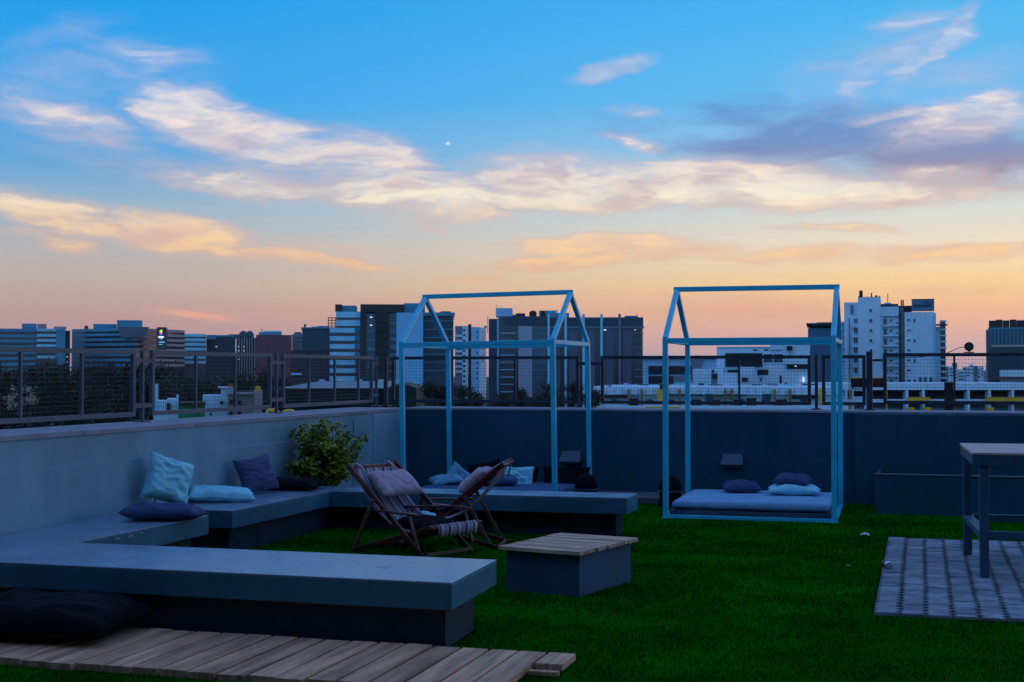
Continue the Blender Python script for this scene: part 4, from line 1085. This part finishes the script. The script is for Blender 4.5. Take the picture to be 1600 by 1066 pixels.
# ---- low buildings right of centre
b = Bld('office_block', 'low blue white flat roofed block right of the ribbed tower', 330, 1060)
b.box('wall', 1004, 1122, 561, None, 0, 30, M_whiteb); b.box('roof_edge', 1002, 1124, 558, 560.9, -.8, 30, M_band)
b.box('window_band', 1013, 1092, 572, 585, -.3, -.02, M_glass); b.box('window_band', 1013, 1052, 587.5, 600, -.3, -.02, M_glass); b.box('window_band', 1053, 1092, 587.5, 596, -.3, -.02, M_grey)
for k in range(8): b.box('mullion', 1016 + k * 9.6, 1016.5 + k * 9.6, 572, 585, -.42, -.32, M_tealw)
b.box('annexe', 1080, 1096, 560, 588, -.9, -.32, M_grey)
for k, (x, w_, h_) in enumerate(((1016, 14, 2.5), (1036, 6, 1.6), (1044, 12, 3), (1066, 9, 2.2), (1086, 7, 3.4), (1098, 14, 1.5))): b.box('roof_plant', x, x + w_, 558 - h_, 557.9, 6 + k, 12 + k, M_tealw if k % 2 else M_whiteb)
b = Bld('factory_building', 'white industrial building with dark strip windows behind the right daybed', 235, 1192)
b.box('wall', 1119.5, 1265, 543, None, 0, 24, M_white); b.box('parapet', 1119.5, 1204, 541.4, 542.9, -.3, 24, M_white); b.box('upper_storey', 1204.1, 1265.4, 536.5, 542.95, -.02, 22, M_white)
b.box('window_band', 1133, 1191, 552, 573.5, -.25, -.02, M_glass); b.box('window_band', 1137, 1156, 578, 583, -.25, -.02, M_glass); b.box('window_band', 1183, 1200, 577.5, 585.5, -.25, -.02, M_glass)
for k in range(2): b.win(1192.5 + k * 16, 1207 + k * 16, 553.5, 566.5, -.02, M_glassb, M_white)
for k in range(2): b.win(1177 + k * 17, 1183.5 + k * 17, 546, 548, -.02)
b.box('canopy', 1227, 1266, 569, 571, -1.4, -.02, M_tealw); b.box('loading_bay', 1229, 1265, 571.2, 576.5, -.3, -.02, M_glass); b.box('lit_window', 1241.5, 1244, 571.6, 572.8, -.5, -.31, LIT)
b.box('wing', 1085, 1131, 576, None, -7, -.3, M_white); b.box('wing', 1123, 1153, 582.5, None, -9, -7.02, M_white); b.box('wing', 1154, 1180, 573.6, None, -6, -.3, M_white)
b.box('corner_pier', 1111, 1113.5, 577, None, -9.6, -7.1, M_white); b.box('corner_pier', 1180.5, 1183, 577, None, -6.4, -3, M_white)
for (x, y, w_, h_) in ((1115, 578, 3.4, 5), (1115, 584, 8, 8), (1160, 590, 9, 6), (1218, 587, 3, 12), (1188, 590, 2, 6), (1226, 598, 3, 3)): b.win(x, x + w_, y, y + h_, -9.02 if x < 1120 else (-6.02 if x < 1183 else -.02))
b.box('light_pipe', 1254, 1256, 589.5, 600, -.4, -.02, emit('tube_light', (0.8, 0.9, 1.0), 1.0))
for k in range(6): b.box('pipe', 1204 + k * 3.1, 1206 + k * 3.1, 546.6, 547.4, -.5, -.05, M_dk)
b.box('tree_pole', 1234.5, 1235.1, 546, 558, -.6, -.2, M_dk); b.box('roof_plant', 1229, 1238, 541, 548, -.8, -.3, M_dk)
b.box('roof_deck', 1085, 1170, 601, 606, -16, -9.1, M_grey); b.box('roof_deck', 1155, 1180, 600, 605, -12, -6.1, M_rust)
b = Bld('office_block', 'plain dark blue block beside the white apartment tower', 400, 1286)
b.box('wall', 1262.5, 1312, 513, None, 0, 30, mat('deep_blue_wall', (0.045, 0.13, 0.22), 0.6, 0.4, 0.1, 0.05)); b.box('roof_band', 1264, 1312, 507.5, 510, 2, 28, M_tealw); b.box('roof_slab', 1260, 1312, 505, 507.4, -1.4, 28, M_tealw)
for k in range(6): b.box('column', 1264 + k * 7, 1265 + k * 7, 510.1, 512.9, .4, 1.6, M_dk)
b.box('roof_plant', 1276, 1310, 502.6, 504.9, 6, 22, M_tealw)

# ---- white apartment tower
b = Bld('apartment_tower', 'white apartment tower with balconies and a rooftop billboard', 438, 1397)
b.box('wing', 1310, 1321, 501, None, 6, 24, M_whiteb); b.bands('ledge', 1311, 1319, [504, 514, 524, 534, 544, 554, 564], 2.0, 5.2, 5.98, M_grey)
b.box('wall', 1318, 1341, 471, None, 3, 26, M_white); b.box('stair_slot', 1328, 1333, 475, 490, 2.6, 2.98, M_grey); b.box('pipe', 1325.4, 1326.6, 496, None, 2.5, 2.98, M_grey)
b.box('wall', 1340.5, 1376, 464, None, 0, 24, M_white)
for r_ in range(8):
    y = 497 + r_ * 15.7
    b.box('balcony_slab', 1331, 1340.3, y + 12.2, y + 14.2, .4, 2.98, M_white); b.box('balcony_recess', 1333.5, 1339, y, y + 9, 2.7, 2.98, M_grey)
    b.box('railing', 1331.4, 1339.8, y + 7.6, y + 12.0, .5, .7, M_whiteb)
for r_ in range(8): b.win(1358.5, 1363, 482.6 + r_ * 15.8, 487.4 + r_ * 15.8, -.02, M_glassb if r_ == 2 else M_glass, M_white)
b.box('wall', 1376.1, 1404.5, 479, 493.5, 1, 22, M_white); b.box('balcony_back', 1376.1, 1404.5, 493.6, None, 2.6, 22, M_white); b.box('side_pier', 1376.1, 1380, 493.6, None, 1.2, 2.58, M_white)
for r_ in range(8):
    y = 494 + r_ * 15.8
    b.box('balcony_slab', 1380.1, 1404.4, y + 13.6, y + 15.7, .3, 2.58, M_white); b.win(1391, 1394.4, y + 5, y + 8, 2.58); b.win(1381, 1386, y + 4, y + 13, 2.58, M_glassb)
    b.box('railing', 1380.4, 1404, y + 10.4, y + 10.9, .4, .5, M_grey)
    for x in (1400.5,): b.box('outdoor_unit', x, x + 2.6, y + 9.5, y + 12.4, 1.2, 1.9, M_grey)
b.box('recess', 1404.6, 1412.5, 479, None, 5, 22, M_grey)
for r_ in range(6): b.win(1405.5, 1408, 499 + r_ * 15.8, 505 + r_ * 15.8, 4.98)
b.box('duct_pier', 1408.3, 1413.6, 487, None, 1.4, 4.9, mat('taupe_pier', (0.20, 0.17, 0.18), 0.8, 0.2))
b.box('wall', 1413.8, 1460, 488, None, .3, 24, M_white); b.box('corner_trim', 1460.1, 1462.6, 489.5, None, 2, 24, M_whiteb); b.box('downpipe', 1457.6, 1458.6, 494, None, -.1, .28, M_whiteb)
for r_ in range(8): b.win(1417.5, 1422.5, 499 + r_ * 15.7, 501.6 + r_ * 15.7, .28, M_glass, M_white)
for r_ in (0, 2, 4, 6): b.win(1427.8, 1430.4, 498.5 + r_ * 15.7, 504.5 + r_ * 15.7, .28, M_glassb)
for x in (1435.5, 1443, 1451.5): b.win(x, x + 4.6, 589.5, 598, .28, M_glassb, M_white)
b.box('wall', 1462.8, 1470, 510, None, 8, 24, M_white); b.box('wing', 1470.1, 1478.5, 500, None, 8.5, 24, M_glass); b.bands('balcony_slab', 1469.6, 1479.4, [500, 505.8, 513.5, 523, 532.5, 542, 551.5, 561, 570.5, 580, 589.5], 2.4, 6.6, 8.48, M_white)
b.box('roof_band', 1463, 1481, 506, 508.6, 5.8, 8, M_tealw)
b.box('roof_band', 1404, 1425.5, 476.5, 487.8, 7, 20, M_dk); b.box('roof_parapet', 1370, 1405, 477, 478.9, 3, 20, M_tealw); b.box('roof_plant', 1376, 1404, 473.5, 476.9, 6, 16, M_tealw); b.box('roof_vent', 1382, 1393, 471.5, 473.4, 7, 12, M_whiteb)
bb = b.box('billboard', 1425, 1460, 468.5, 486.5, .8, 2.6, mat('billboard_face', (0.10, 0.22, 0.32), 0.6, 0.3, 0.1, 0.3))
mb = MB(); xx = 1428.6; rr_ = random.Random(4)
for k in range(10):      # the blurred dark lettering of the board
    w_ = 2.1
    mb.box(b.X(xx), b.X(xx + .7), .70, .79, b.Z(479.6), b.Z(476.2 - (1.0 if k == 0 else 0)))
    mb.box(b.X(xx + 1.3), b.X(xx + 1.9), .70, .79, b.Z(479.6), b.Z(476.4))
    yy = rr_.choice([476.4, 477.6, 478.8])
    mb.box(b.X(xx + .7), b.X(xx + 1.3), .70, .79, b.Z(yy + .8), b.Z(yy)); xx += 2.75
mb.build('lettering', mat('board_letters', (0.008, 0.015, 0.04), 0.7, 0.2), bb)
mb = MB()
for k in range(14): mb.box(b.X(1442 + k * 1.05), b.X(1442.6 + k * 1.05), .70, .79, b.Z(473.9), b.Z(472.8))
mb.build('lettering', mat('board_letters', (0.008, 0.015, 0.04)), bb)
MB().box(b.X(1424.6), b.X(1460.4), .6, 2.8, b.Z(468.4), b.Z(467.6)).build('frame', M_dk, bb)
for (x, y0, y1, w_) in ((1344.5, 451, 463.9, .55), (1361.5, 455, 463.9, .2), (1369, 459, 463.9, .35), (1387.5, 457, 471.4, .12), (1374.5, 460, 463.9, .2), (1341.2, 460, 463.9, .2), (1409, 467, 476.4, .2), (1412, 467, 476.4, .2)):
    MB().box(b.X(x) - w_, b.X(x) + w_, 8, 8 + 2 * w_, b.Z(y1), b.Z(y0)).build('antenna', M_dk, b.t)
for y in (461.4,): MB().box(b.X(1341), b.X(1375), 7.4, 7.7, b.Z(y + .5), b.Z(y)).build('roof_rail', M_dk, b.t)
for y in (468, 471, 474): MB().box(b.X(1409), b.X(1412.5), 7.6, 7.9, b.Z(y + .6), b.Z(y)).build('ladder_rung', M_dk, b.t)

# ---- far right
b = Bld('office_block', 'dark blue glass block with roof plant at the right edge', 320, 1575)
b.box('core', 1544, 1640, 514, None, 0, 30, M_glassb); b.box('corner_pier', 1540.5, 1543.8, 515, None, 1, 30, M_grey); b.box('roof_edge', 1543.8, 1640, 512.2, 513.9, -.5, 30, M_bandd)
for k in range(14): b.box('mullion', 1548 + k * 6, 1549 + k * 6, 514, 538, -.4, -.02, M_bandd)
b.box('ledge', 1549, 1640, 539, 542.5, -1.2, -.02, M_bandw)
for k in range(14): b.box('mullion', 1548 + k * 6, 1549 + k * 6, 545, 575, -.4, -.02, M_tealw)
b.box('annexe', 1562, 1640, 578, None, -5, -1.3, M_white); b.box('annexe_roof', 1548, 1640, 588.5, 591, -8, -5.1, M_red)
for k in range(6): b.box('roof_plant', 1545 + k * 11, 1555.6 + k * 11, 500 - (k % 2) * 1.2, 512.1, 3, 12, M_brown)
# distant low city behind the gap
rr_ = random.Random(11)
for k in range(16):
    x = 1476 + k * 5.2; dd_ = rr_.uniform(1700, 2600); y = rr_.uniform(566, 579)
    b = Bld('distant_building', 'tiny hazy building low on the horizon between the white tower and the right edge block', dd_, x, group='distant hazy buildings')
    w_ = rr_.uniform(3, 6); b.box('wall', x - w_, x + w_, y, None, 0, 30, M_white if k % 3 else M_grey)
    for q in range(3): b.box('window_band', x - w_ * .8, x + w_ * .8, y + 3 + q * 5, y + 4.6 + q * 5, -.6, -.02, M_glass)

# ---- long white market hall with yellow piers, behind the back fence
b = Bld('market_hall', 'long white flat roofed hall with yellow piers behind the back fence', 120, 1120, face=False)
b.box('upper_wall', 942, 1312, 606, 617, 0, 14, M_white); b.box('lower_wall', 942, 1312, 617.1, None, .5, 14, M_white); b.box('roof', 960, 1312, 603.4, 605.9, 1, 14, M_white)
b.box('window_band', 942, 980, 617.2, 622, -.1, .48, M_dk); b.box('window_band', 1045, 1098, 616, 618, -.3, -.02, M_dk); b.box('window_band', 1100, 1165, 616.5, 618.4, -.3, -.02, M_dk); b.box('window_band', 1236, 1276, 618, 623, -.1, .48, M_dk)
for (x0, x1, y0, y1) in ((983, 998, 623, 636), (1081, 1096, 624.5, 637), (1110, 1125, 624.5, 637), (1148, 1160, 624.5, 637), (1168, 1182, 622.5, 638), (1212, 1230, 624.5, 637), (1046, 1055, 625, 630)):
    w_ = b.box('doorway', x0, x1, y0, y1, .2, .48, M_dk)
for (x, n_) in ((956, 3), (1010, 4), (1157, 3), (1191, 5), (1252, 4)):
    for k in range(n_): b.win(x + k * 2.9, x + 1.7 + k * 2.9, 624, 628.5, .48)
for x in (980, 1001, 1060, 1131, 1141.5, 1208, 1232): b.box('pier', x, x + 2.4, 608, 637, -.6, -.05, mat('ochre_pier', (0.30, 0.24, 0.06), 0.7, 0.3, 0.15, 1))
b.box('pier', 1277, 1284, 606, 642, -1.2, -.62, M_yel); b.box('pier', 1025, 1041, 608, 628, -1.6, -.62, M_yel)
b.box('forecourt_wall', 942, 1312, 633, None, -3.0, -2.0, M_white)
for (x0, x1) in ((1004, 1027), (1033, 1056)): b.box('kerb_block', x0, x1, 634, 640, -3.6, -3.02, M_yel)
b.box('pier_cap', 1029, 1033, 600, 608, -1.4, -.8, M_rust)
for (x0, x1) in ((1098, 1108), (1186, 1196)): b.box('gas_tank', x0, x1, 615, 626, -2.6, -1.4, M_tealw)
for k in range(30): b.box('wall_joint', 948 + k * 12.2, 948.4 + k * 12.2, 606.6, 616.6, -.03, -.004, M_grey)
for k, (x, w_, h_) in enumerate(((952, 9, 1.8), (986, 5, 3), (1012, 12, 1.4), (1050, 6, 2.6), (1076, 16, 1.2), (1110, 5, 3.2), (1128, 12, 1.8), (1166, 7, 2.4), (1196, 14, 1.3), (1224, 5, 3), (1248, 10, 1.6), (1290, 9, 2.2))): b.box('roof_plant', x, x + w_, 603.3 - h_, 603.3, 4 + k % 3, 7 + k % 4, (M_grey, M_whiteb, M_tealw)[k % 3])
b.box('shop_front', 1106, 1124, 626, 633, -.3, .18, M_red)
# ---- white ramped car park to the right
b = Bld('car_park', 'white open car park with yellow panels behind the right end of the fence', 130, 1460, face=False)
b.box('parapet', 1306, 1640, 599.5, 609.5, 0, 16, M_white); b.box('back_wall', 1306, 1640, 609.6, None, 5, 16, M_grey); b.box('soffit', 1306, 1640, 609.6, 612, .4, 5, M_dk)
b.box('floor_edge', 1306, 1640, 624, 629, .2, 4.9, M_white); b.box('inner_wall', 1306, 1640, 611.5, 618, 4, 4.9, mat('plum_inner', (0.12, 0.07, 0.08), 0.8, 0.2)); b.box('lower_void', 1306, 1640, 629.1, None, 2.4, 4.9, M_grey)
for x in (1320, 1415, 1441, 1511, 1544, 1580): b.box('column', x, x + 3.4, 609.6, None, -.1, 1.0, M_white)
for (x0, x1) in ((1417, 1450), (1539, 1640)): b.box('yellow_panel', x0, x1, 620.5, 629, -.6, -.12, M_yel)
for x in (1416, 1441.5, 1539): b.box('yellow_foot', x, x + 9.5, 636.5, 643, -.7, -.12, M_yel)
for (x0, x1) in ((1450, 1456), (1518, 1524), (1550, 1556)): b.box('parked_shape', x0, x1, 611, 619, 1.5, 3.4, M_dk)
b.box('lower_wall', 1306, 1640, 638, None, 1.2, 2.3, M_grey)
# brown board on a white and yellow gantry, and the brown pillar
b = Bld('gantry_sign', 'blank dark brown board on a yellow edged gantry behind the fence', 62, 1356, 'sign')
b.box('board', 1329, 1384, 591.5, 605.5, 0, .5, M_rust); b.box('board_edge', 1327, 1385.5, 590, 591.4, -.03, .53, M_yel)
for x in (1326.4, 1384.4): b.box('leg', x, x + 1.7, 591.5, None, .0, .25, M_yel)
for x in (1330, 1350): b.box('upright', x, x + 3.6, 605.6, None, .1, .4, M_white)
b.box('crossbar', 1333.7, 1349.9, 606.5, 611, .12, .38, M_white); b.box('crossbar', 1333.7, 1349.9, 620, 628, .12, .38, M_white); b.box('crossbar', 1366, 1378, 624, 629, .12, .38, M_white)
b = Bld('pillar', 'plain dark brown pillar with a pale cap behind the back fence', 50, 1482, 'pillar')
b.box('shaft', 1475, 1489, 598, None, 0, .33, M_rust); b.box('cap', 1474.6, 1489.4, 596.6, 597.9, -.02, .35, M_grey)

# ---- green shed and small houses on the left
b = Bld('warehouse', 'long low warehouse with a teal metal roof and dark green gable', 95, 545, face=False)
MB().add([(b.X(436), 0, b.Z(606.5)), (b.X(606), 0, b.Z(606.5)), (b.X(606), 9, b.Z(597)), (b.X(470), 9, b.Z(597)), (b.X(436), 0, b.Z(607.3)), (b.X(606), 0, b.Z(607.3))], [(0, 1, 2, 3), (0, 4, 5, 1)]).build('roof', mat('teal_sheet', (0.11, 0.24, 0.29), 0.5, 0.4, 0.1, 0.8), b.t)
b.box('wall', 440, 606, 608.5, None, .5, 9, mat('shed_wall', (0.012, 0.022, 0.024), 0.8, 0.2))
for k in range(7): b.box('louvre', 441, 605, 611 + k * 3.6, 612.2 + k * 3.6, .3, .49, mat('louvre_grey', (0.035, 0.06, 0.07), 0.6, 0.3))
MB().add([(b.X(606.5), -1, 0), (b.X(652), -1, 0), (b.X(652), -1, b.Z(606)), (b.X(629), -1, b.Z(598.5)), (b.X(606.5), -1, b.Z(606.5)),
          (b.X(606.5), 8, 0), (b.X(652), 8, 0), (b.X(652), 8, b.Z(606)), (b.X(629), 8, b.Z(598.5)), (b.X(606.5), 8, b.Z(606.5))],
         [(0, 1, 2, 3, 4), (9, 8, 7, 6, 5), (4, 3, 8, 9), (3, 2, 7, 8), (0, 4, 9, 5), (1, 6, 7, 2)]).build('gable', mat('dark_green_sheet', (0.012, 0.035, 0.022), 0.6, 0.3, 0.15, 0.5), b.t)
for x in (472, 502, 537, 573, 606): b.box('roof_vent', x, x + 7, 594.5, 597.2, 8.4, 9.2, M_white)
b = Bld('small_house', 'small flat roofed white house with one dark doorway behind the left fence', 75, 263)
b.box('wall', 247, 270, 627, None, 0, 4, M_white); b.box('wall', 261.5, 279.5, 624, None, -.02, 3.8, M_white); b.box('pier', 276, 279.6, 617, 623.9, 0, .5, M_white); b.win(260.8, 266.5, 630, 643, -.04, M_dk); b.box('neighbour_wall', 240, 246.8, 601, None, 1, 4, M_band)
b = Bld('green_shed', 'bright green sheet shed between the two white houses', 72, 300, 'shed')
b.box('wall', 280, 321, 632, None, 0, 3, mat('green_sheet', (0.02, 0.26, 0.09), 0.6, 0.3, 0.2, 1.2)); b.box('roof', 279.5, 322, 629.5, 631.9, -.3, 3.2, M_dk)
b = Bld('small_house', 'stepped white house with a small window behind the left fence', 78, 338)
b.box('wall', 317, 356, 618.5, None, 0, 5, M_white); b.box('upper_wall', 346, 368, 606.5, 618.4, .4, 5, M_white); b.win(344, 349.5, 627, 631.5, -.02, M_dk); b.box('roof_slab', 341, 366, 605.6, 606.4, -.2, 5, M_white); b.box('water_tank', 357.5, 365, 601, 605.5, 1.2, 2.2, mat('orange_tank', (0.55, 0.10, 0.02), 0.6, 0.3)); b.win(328, 331, 645, 648, -.02, M_dk)
b = Bld('small_house', 'bare cement house with dark square windows behind the left fence', 74, 376)
b.box('wall', 356.5, 396, 616.5, None, 0, 5, mat('bare_cement', (0.26, 0.27, 0.26), 0.85, 0.2, 0.15, 0.6)); b.box('roof_slab', 355.5, 397, 615, 616.4, -.25, 5, mat('bare_cement', (0.26, 0.27, 0.26)))
for (x, y) in ((359, 625), (372, 626), (359, 643), (372, 643)): b.win(x, x + 5, y, y + 6, -.02, M_dk)
mb = MB()
for k in range(7): mb.box(b.X(374 + k * 3.5), b.X(374.4 + k * 3.5), 0, .04, b.Z(615), b.Z(610.5))
mb.box(b.X(374), b.X(396), 0, .04, b.Z(610.9), b.Z(610.3)); mb.build('roof_railing', M_grey, b.t)
b = Bld('small_house', 'narrow pinkish house with a yellow roof tank behind the left fence', 80, 404)
b.box('wall', 396.5, 410.5, 610.5, None, 0, 4, mat('pink_render', (0.55, 0.42, 0.42), 0.8, 0.2, 0.12, 1)); b.box('water_tank', 399, 407.5, 604, 610.4, .6, 1.9, M_yel); b.box('door', 398, 409, 633, 636, -.1, -.02, mat('blue_door', (0.05, 0.2, 0.5), 0.6, 0.3))
def rickshaw(label, x, y, d, m):
    bq = Bld('auto_rickshaw', label, d, x, 'vehicle', 'yellow topped vehicles below the left fence', gz=EYE + (580 - (y + 24)) / FPX * d)
    mb = MB(); pr = []
    wv = 11.5
    for k in range(9):
        a_ = math.pi * k / 8; pr.append((bq.X(x - math.cos(a_) * wv), bq.Z(y + 8 - 8 * math.sin(a_) ** .7)))
    mb.add([(u, -.6, z) for u, z in pr] + [(u, .9, z) for u, z in pr], [tuple(range(9))[::-1], tuple(range(9, 18))] + [(k, k + 1, k + 10, k + 9) for k in range(8)])
    mb.build('canopy', m, bq.t); bq.box('body', x - 11, x + 11, y + 8.2, y + 20, -.55, .85, M_tealw)
    for q in (-8, 8):
        w_ = MB().tube([(bq.X(x + q), -.72, bq.Z(y + 21)), (bq.X(x + q), -.56, bq.Z(y + 21))], .12, 14).build('wheel', M_dk, bq.t)
rickshaw('yellow topped vehicle roof showing at the fence post gap', 426, 639, 58, M_yel)
rickshaw('yellow topped vehicle roof just right of the fence post gap', 452, 640, 60, M_yel)

# ================================================================== trees beyond the roof
def tree_mesh(seed, w, h, n, lsz, m):
    """crown of leaf sized faces gathered in clumps; returns crown and trunk meshes, base at z=0"""
    rb = random.Random(seed); npr = np.random.default_rng(seed)
    tr = MB()
    pts = [(0, 0, 0)]
    for k in range(1, 6): pts.append((rb.uniform(-.15, .15) * k * .4, rb.uniform(-.15, .15) * k * .4, h * .62 * k / 5))
    tr.tube(pts, [h * .028 * (1 - .12 * k) for k in range(6)], 7)
    clumps = []
    for k in range(22):
        a = rb.uniform(0, 2 * math.pi); q = math.sqrt(rb.random()); zz = rb.uniform(.36, .97)
        rad = w / 2 * (1 - abs(zz - .58) ** 1.6 * 2.1)
        c = (math.cos(a) * q * rad, math.sin(a) * q * rad, zz * h); clumps.append(c)
        f = rb.randint(2, 5)
        tr.tube([pts[f], ((pts[f][0] + c[0]) / 2, (pts[f][1] + c[1]) / 2, (pts[f][2] + c[2]) / 2 + .1), c], [h * .011, h * .007, h * .002], 5)
    cl = np.array(clumps); idx = npr.integers(0, len(cl), n)
    cen = cl[idx] + npr.normal(0, 1, (n, 3)) * np.array([w * .085, w * .085, h * .055])
    d = npr.normal(0, 1, (n, 3)); d /= np.linalg.norm(d, axis=1)[:, None]
    e = np.cross(d, npr.normal(0, 1, (n, 3))); e /= np.linalg.norm(e, axis=1)[:, None]
    l = lsz * npr.uniform(.6, 1.3, n)[:, None]
    V = np.stack([cen - d * l, cen + e * l * .45, cen + d * l, cen - e * l * .45], 1).reshape(-1, 3)
    me = bpy.data.meshes.new('crown'); me.from_pydata(V.tolist(), [], np.arange(4 * n).reshape(-1, 4).tolist()); me.update(); me.materials.append(m)
    to = tr.build('trunk', mat('tree_bark', (0.03, 0.025, 0.02), 0.9, 0.1)); tm = to.data; bpy.data.objects.remove(to)
    return me, tm
LM = [leaf_mat('tree_leaf_dark', (0.016, 0.032, 0.014), (0.006, 0.012, 0.006), 1.2), leaf_mat('tree_leaf_olive', (0.040, 0.042, 0.014), (0.010, 0.016, 0.007), 1.2)]
TM = [tree_mesh(k + 1, 7.5, 10, 3200, 0.26, LM[k % 2]) for k in range(4)]
def tree(label, x, ytop, d, wpx, k, group=None):
    zt_ = EYE + (580 - ytop) / FPX * d; hgt = zt_ - GZ
    p = rt * ((x - 800) / FPX * d) + fh * d
    t = thing('tree', label, 'tree', (p.x, p.y, GZ), random.Random(int(x)).uniform(0, 6), group)
    wm = wpx / FPX * d
    cr_, tm_ = TM[k]
    hc = wm * 1.15                          # crown height
    s_ = (wm / 7.5, wm / 7.5, hc / 10)
    c = link('crown', cr_, t, (0, 0, hgt - hc)); c.scale = s_
    tm_ = tm_.copy()
    for v in tm_.vertices[:7]: v.co.z = -(hgt - hc) / (hc / 10)
    c = link('trunk', tm_, t, (0, 0, hgt - hc)); c.scale = s_
    return t
G1 = 'trees standing behind the back parapet'
tree('round dark tree right of the green gable, behind the left daybed frame', 688, 600, 75, 70, 0, G1)
tree('dark tree behind the second post of the left daybed frame', 727, 606, 80, 60, 1, G1)
tree('low olive tree at the foot of the ribbed tower, left of its white panel', 782, 617, 90, 46, 3, G1)
tree('dark tree in front of the white panel of the ribbed tower', 818, 610, 95, 40, 2, G1)
tree('broad olive tree in front of the ribbed tower, left of the daybed posts', 852, 604, 90, 66, 3, G1)
tree('dark tree between the two right posts of the left daybed frame', 893, 600, 85, 44, 0, G1)
tree('olive tree right of the left daybed frame, at the fence post', 930, 611, 88, 40, 1, G1)
tree('small dark tree at the far left end of the market hall', 752, 622, 100, 60, 2, G1)
# the wood behind the left fence reads as one mass
me_v = []; rb = random.Random(21)
wood_faces = 0
bmw = MB()
VV = []
npr = np.random.default_rng(9)
for k in range(46):
    x = rb.uniform(-30, 470); d = rb.uniform(110, 240); yt = 578 + rb.uniform(0, 20) + (8 if x > 240 else 0)
    wpx = rb.uniform(50, 100)
    p = rt * ((x - 800) / FPX * d) + fh * d
    wm = wpx / FPX * d; zt_ = EYE + (580 - yt) / FPX * d
    src = TM[k % 4][0]; co = np.empty(len(src.vertices) * 3, np.float32); src.vertices.foreach_get('co', co); co = co.reshape(-1, 3)
    a_ = rb.uniform(0, 6.28); c_, s_ = math.cos(a_), math.sin(a_)
    q = np.stack([co[:, 0] * c_ - co[:, 1] * s_, co[:, 0] * s_ + co[:, 1] * c_, co[:, 2]], 1) * np.array([wm / 7.5, wm / 7.5, wm * 1.5 / 10])
    q += np.array([p.x, p.y, zt_ - wm * 1.5 * .98])
    VV.append(q)
VV = np.concatenate(VV); nq = len(VV) // 4
me = bpy.data.meshes.new('wood'); me.vertices.add(len(VV)); me.vertices.foreach_set('co', VV.astype(np.float32).reshape(-1))
me.loops.add(len(VV)); me.loops.foreach_set('vertex_index', np.arange(len(VV), dtype=np.int32))
me.polygons.add(nq); me.polygons.foreach_set('loop_start', np.arange(0, len(VV), 4, dtype=np.int32)); me.update(calc_edges=True); me.materials.append(LM[0])
o = link('wood', me); tag(o, 'dark mass of treetops behind the left fence', 'trees', kind='stuff')
o = MB().box(-70, -18, 60, 190, GZ, GZ + 9.0).build('undergrowth', LM[0]); bpy.data.objects.remove(o)
# pale flowering tree by the first fence panel
fm = leaf_mat('blossom', (0.62, 0.50, 0.36), (0.30, 0.26, 0.16), 2.0)
tf = tree('small pale blossoming tree at the left end of the left fence', 32, 606, 42, 44, 1)
cr2, tm2 = tree_mesh(12, 7.5, 10, 520, 0.40, fm)
for ch in tf.children:
    if ch.name.startswith('crown'): ch.data = cr2

# ================================================================== moon
dm = Vector((math.sin(R(-16.5 + math.degrees(math.atan((699.5 - 800) / FPX)))), math.cos(R(-16.5 + math.degrees(math.atan((699.5 - 800) / FPX)))), (580 - 222.5) / FPX * .998)).normalized()
bm = bmesh.new(); bmesh.ops.create_icosphere(bm, subdivisions=3, radius=9000 * 3.0 / FPX)
me = bpy.data.meshes.new('moon'); bm.to_mesh(me); bm.free(); me.materials.append(emit('moonlight', (0.66, 0.74, 0.96), 0.85))
o = link('moon', me, None, dm * 9000); o.scale = (1.0, 1.0, 0.8); tag(o, 'tiny pale moon in the blue sky above the clouds', 'moon')

# ================================================================== evening haze
o = MB().box(-5100, 5100, -3100, 6100, GZ - 2.2, 62).build('haze', M_dk); o.data.materials.clear()
hm = bpy.data.materials.new('haze'); hm.use_nodes = True; ht = hm.node_tree; ht.nodes.clear()
hv = ht.nodes.new('ShaderNodeVolumePrincipled'); hv.inputs['Color'].default_value = (0.86, 0.92, 1.0, 1); hv.inputs['Density'].default_value = 0.00005; hv.inputs['Anisotropy'].default_value = 0.0
ho = ht.nodes.new('ShaderNodeOutputMaterial'); ht.links.new(hv.outputs[0], ho.inputs['Volume'])
o.data.materials.append(hm); tag(o, 'thin evening haze over the city', 'haze', kind='stuff')
SC.cycles.volume_bounces = 0
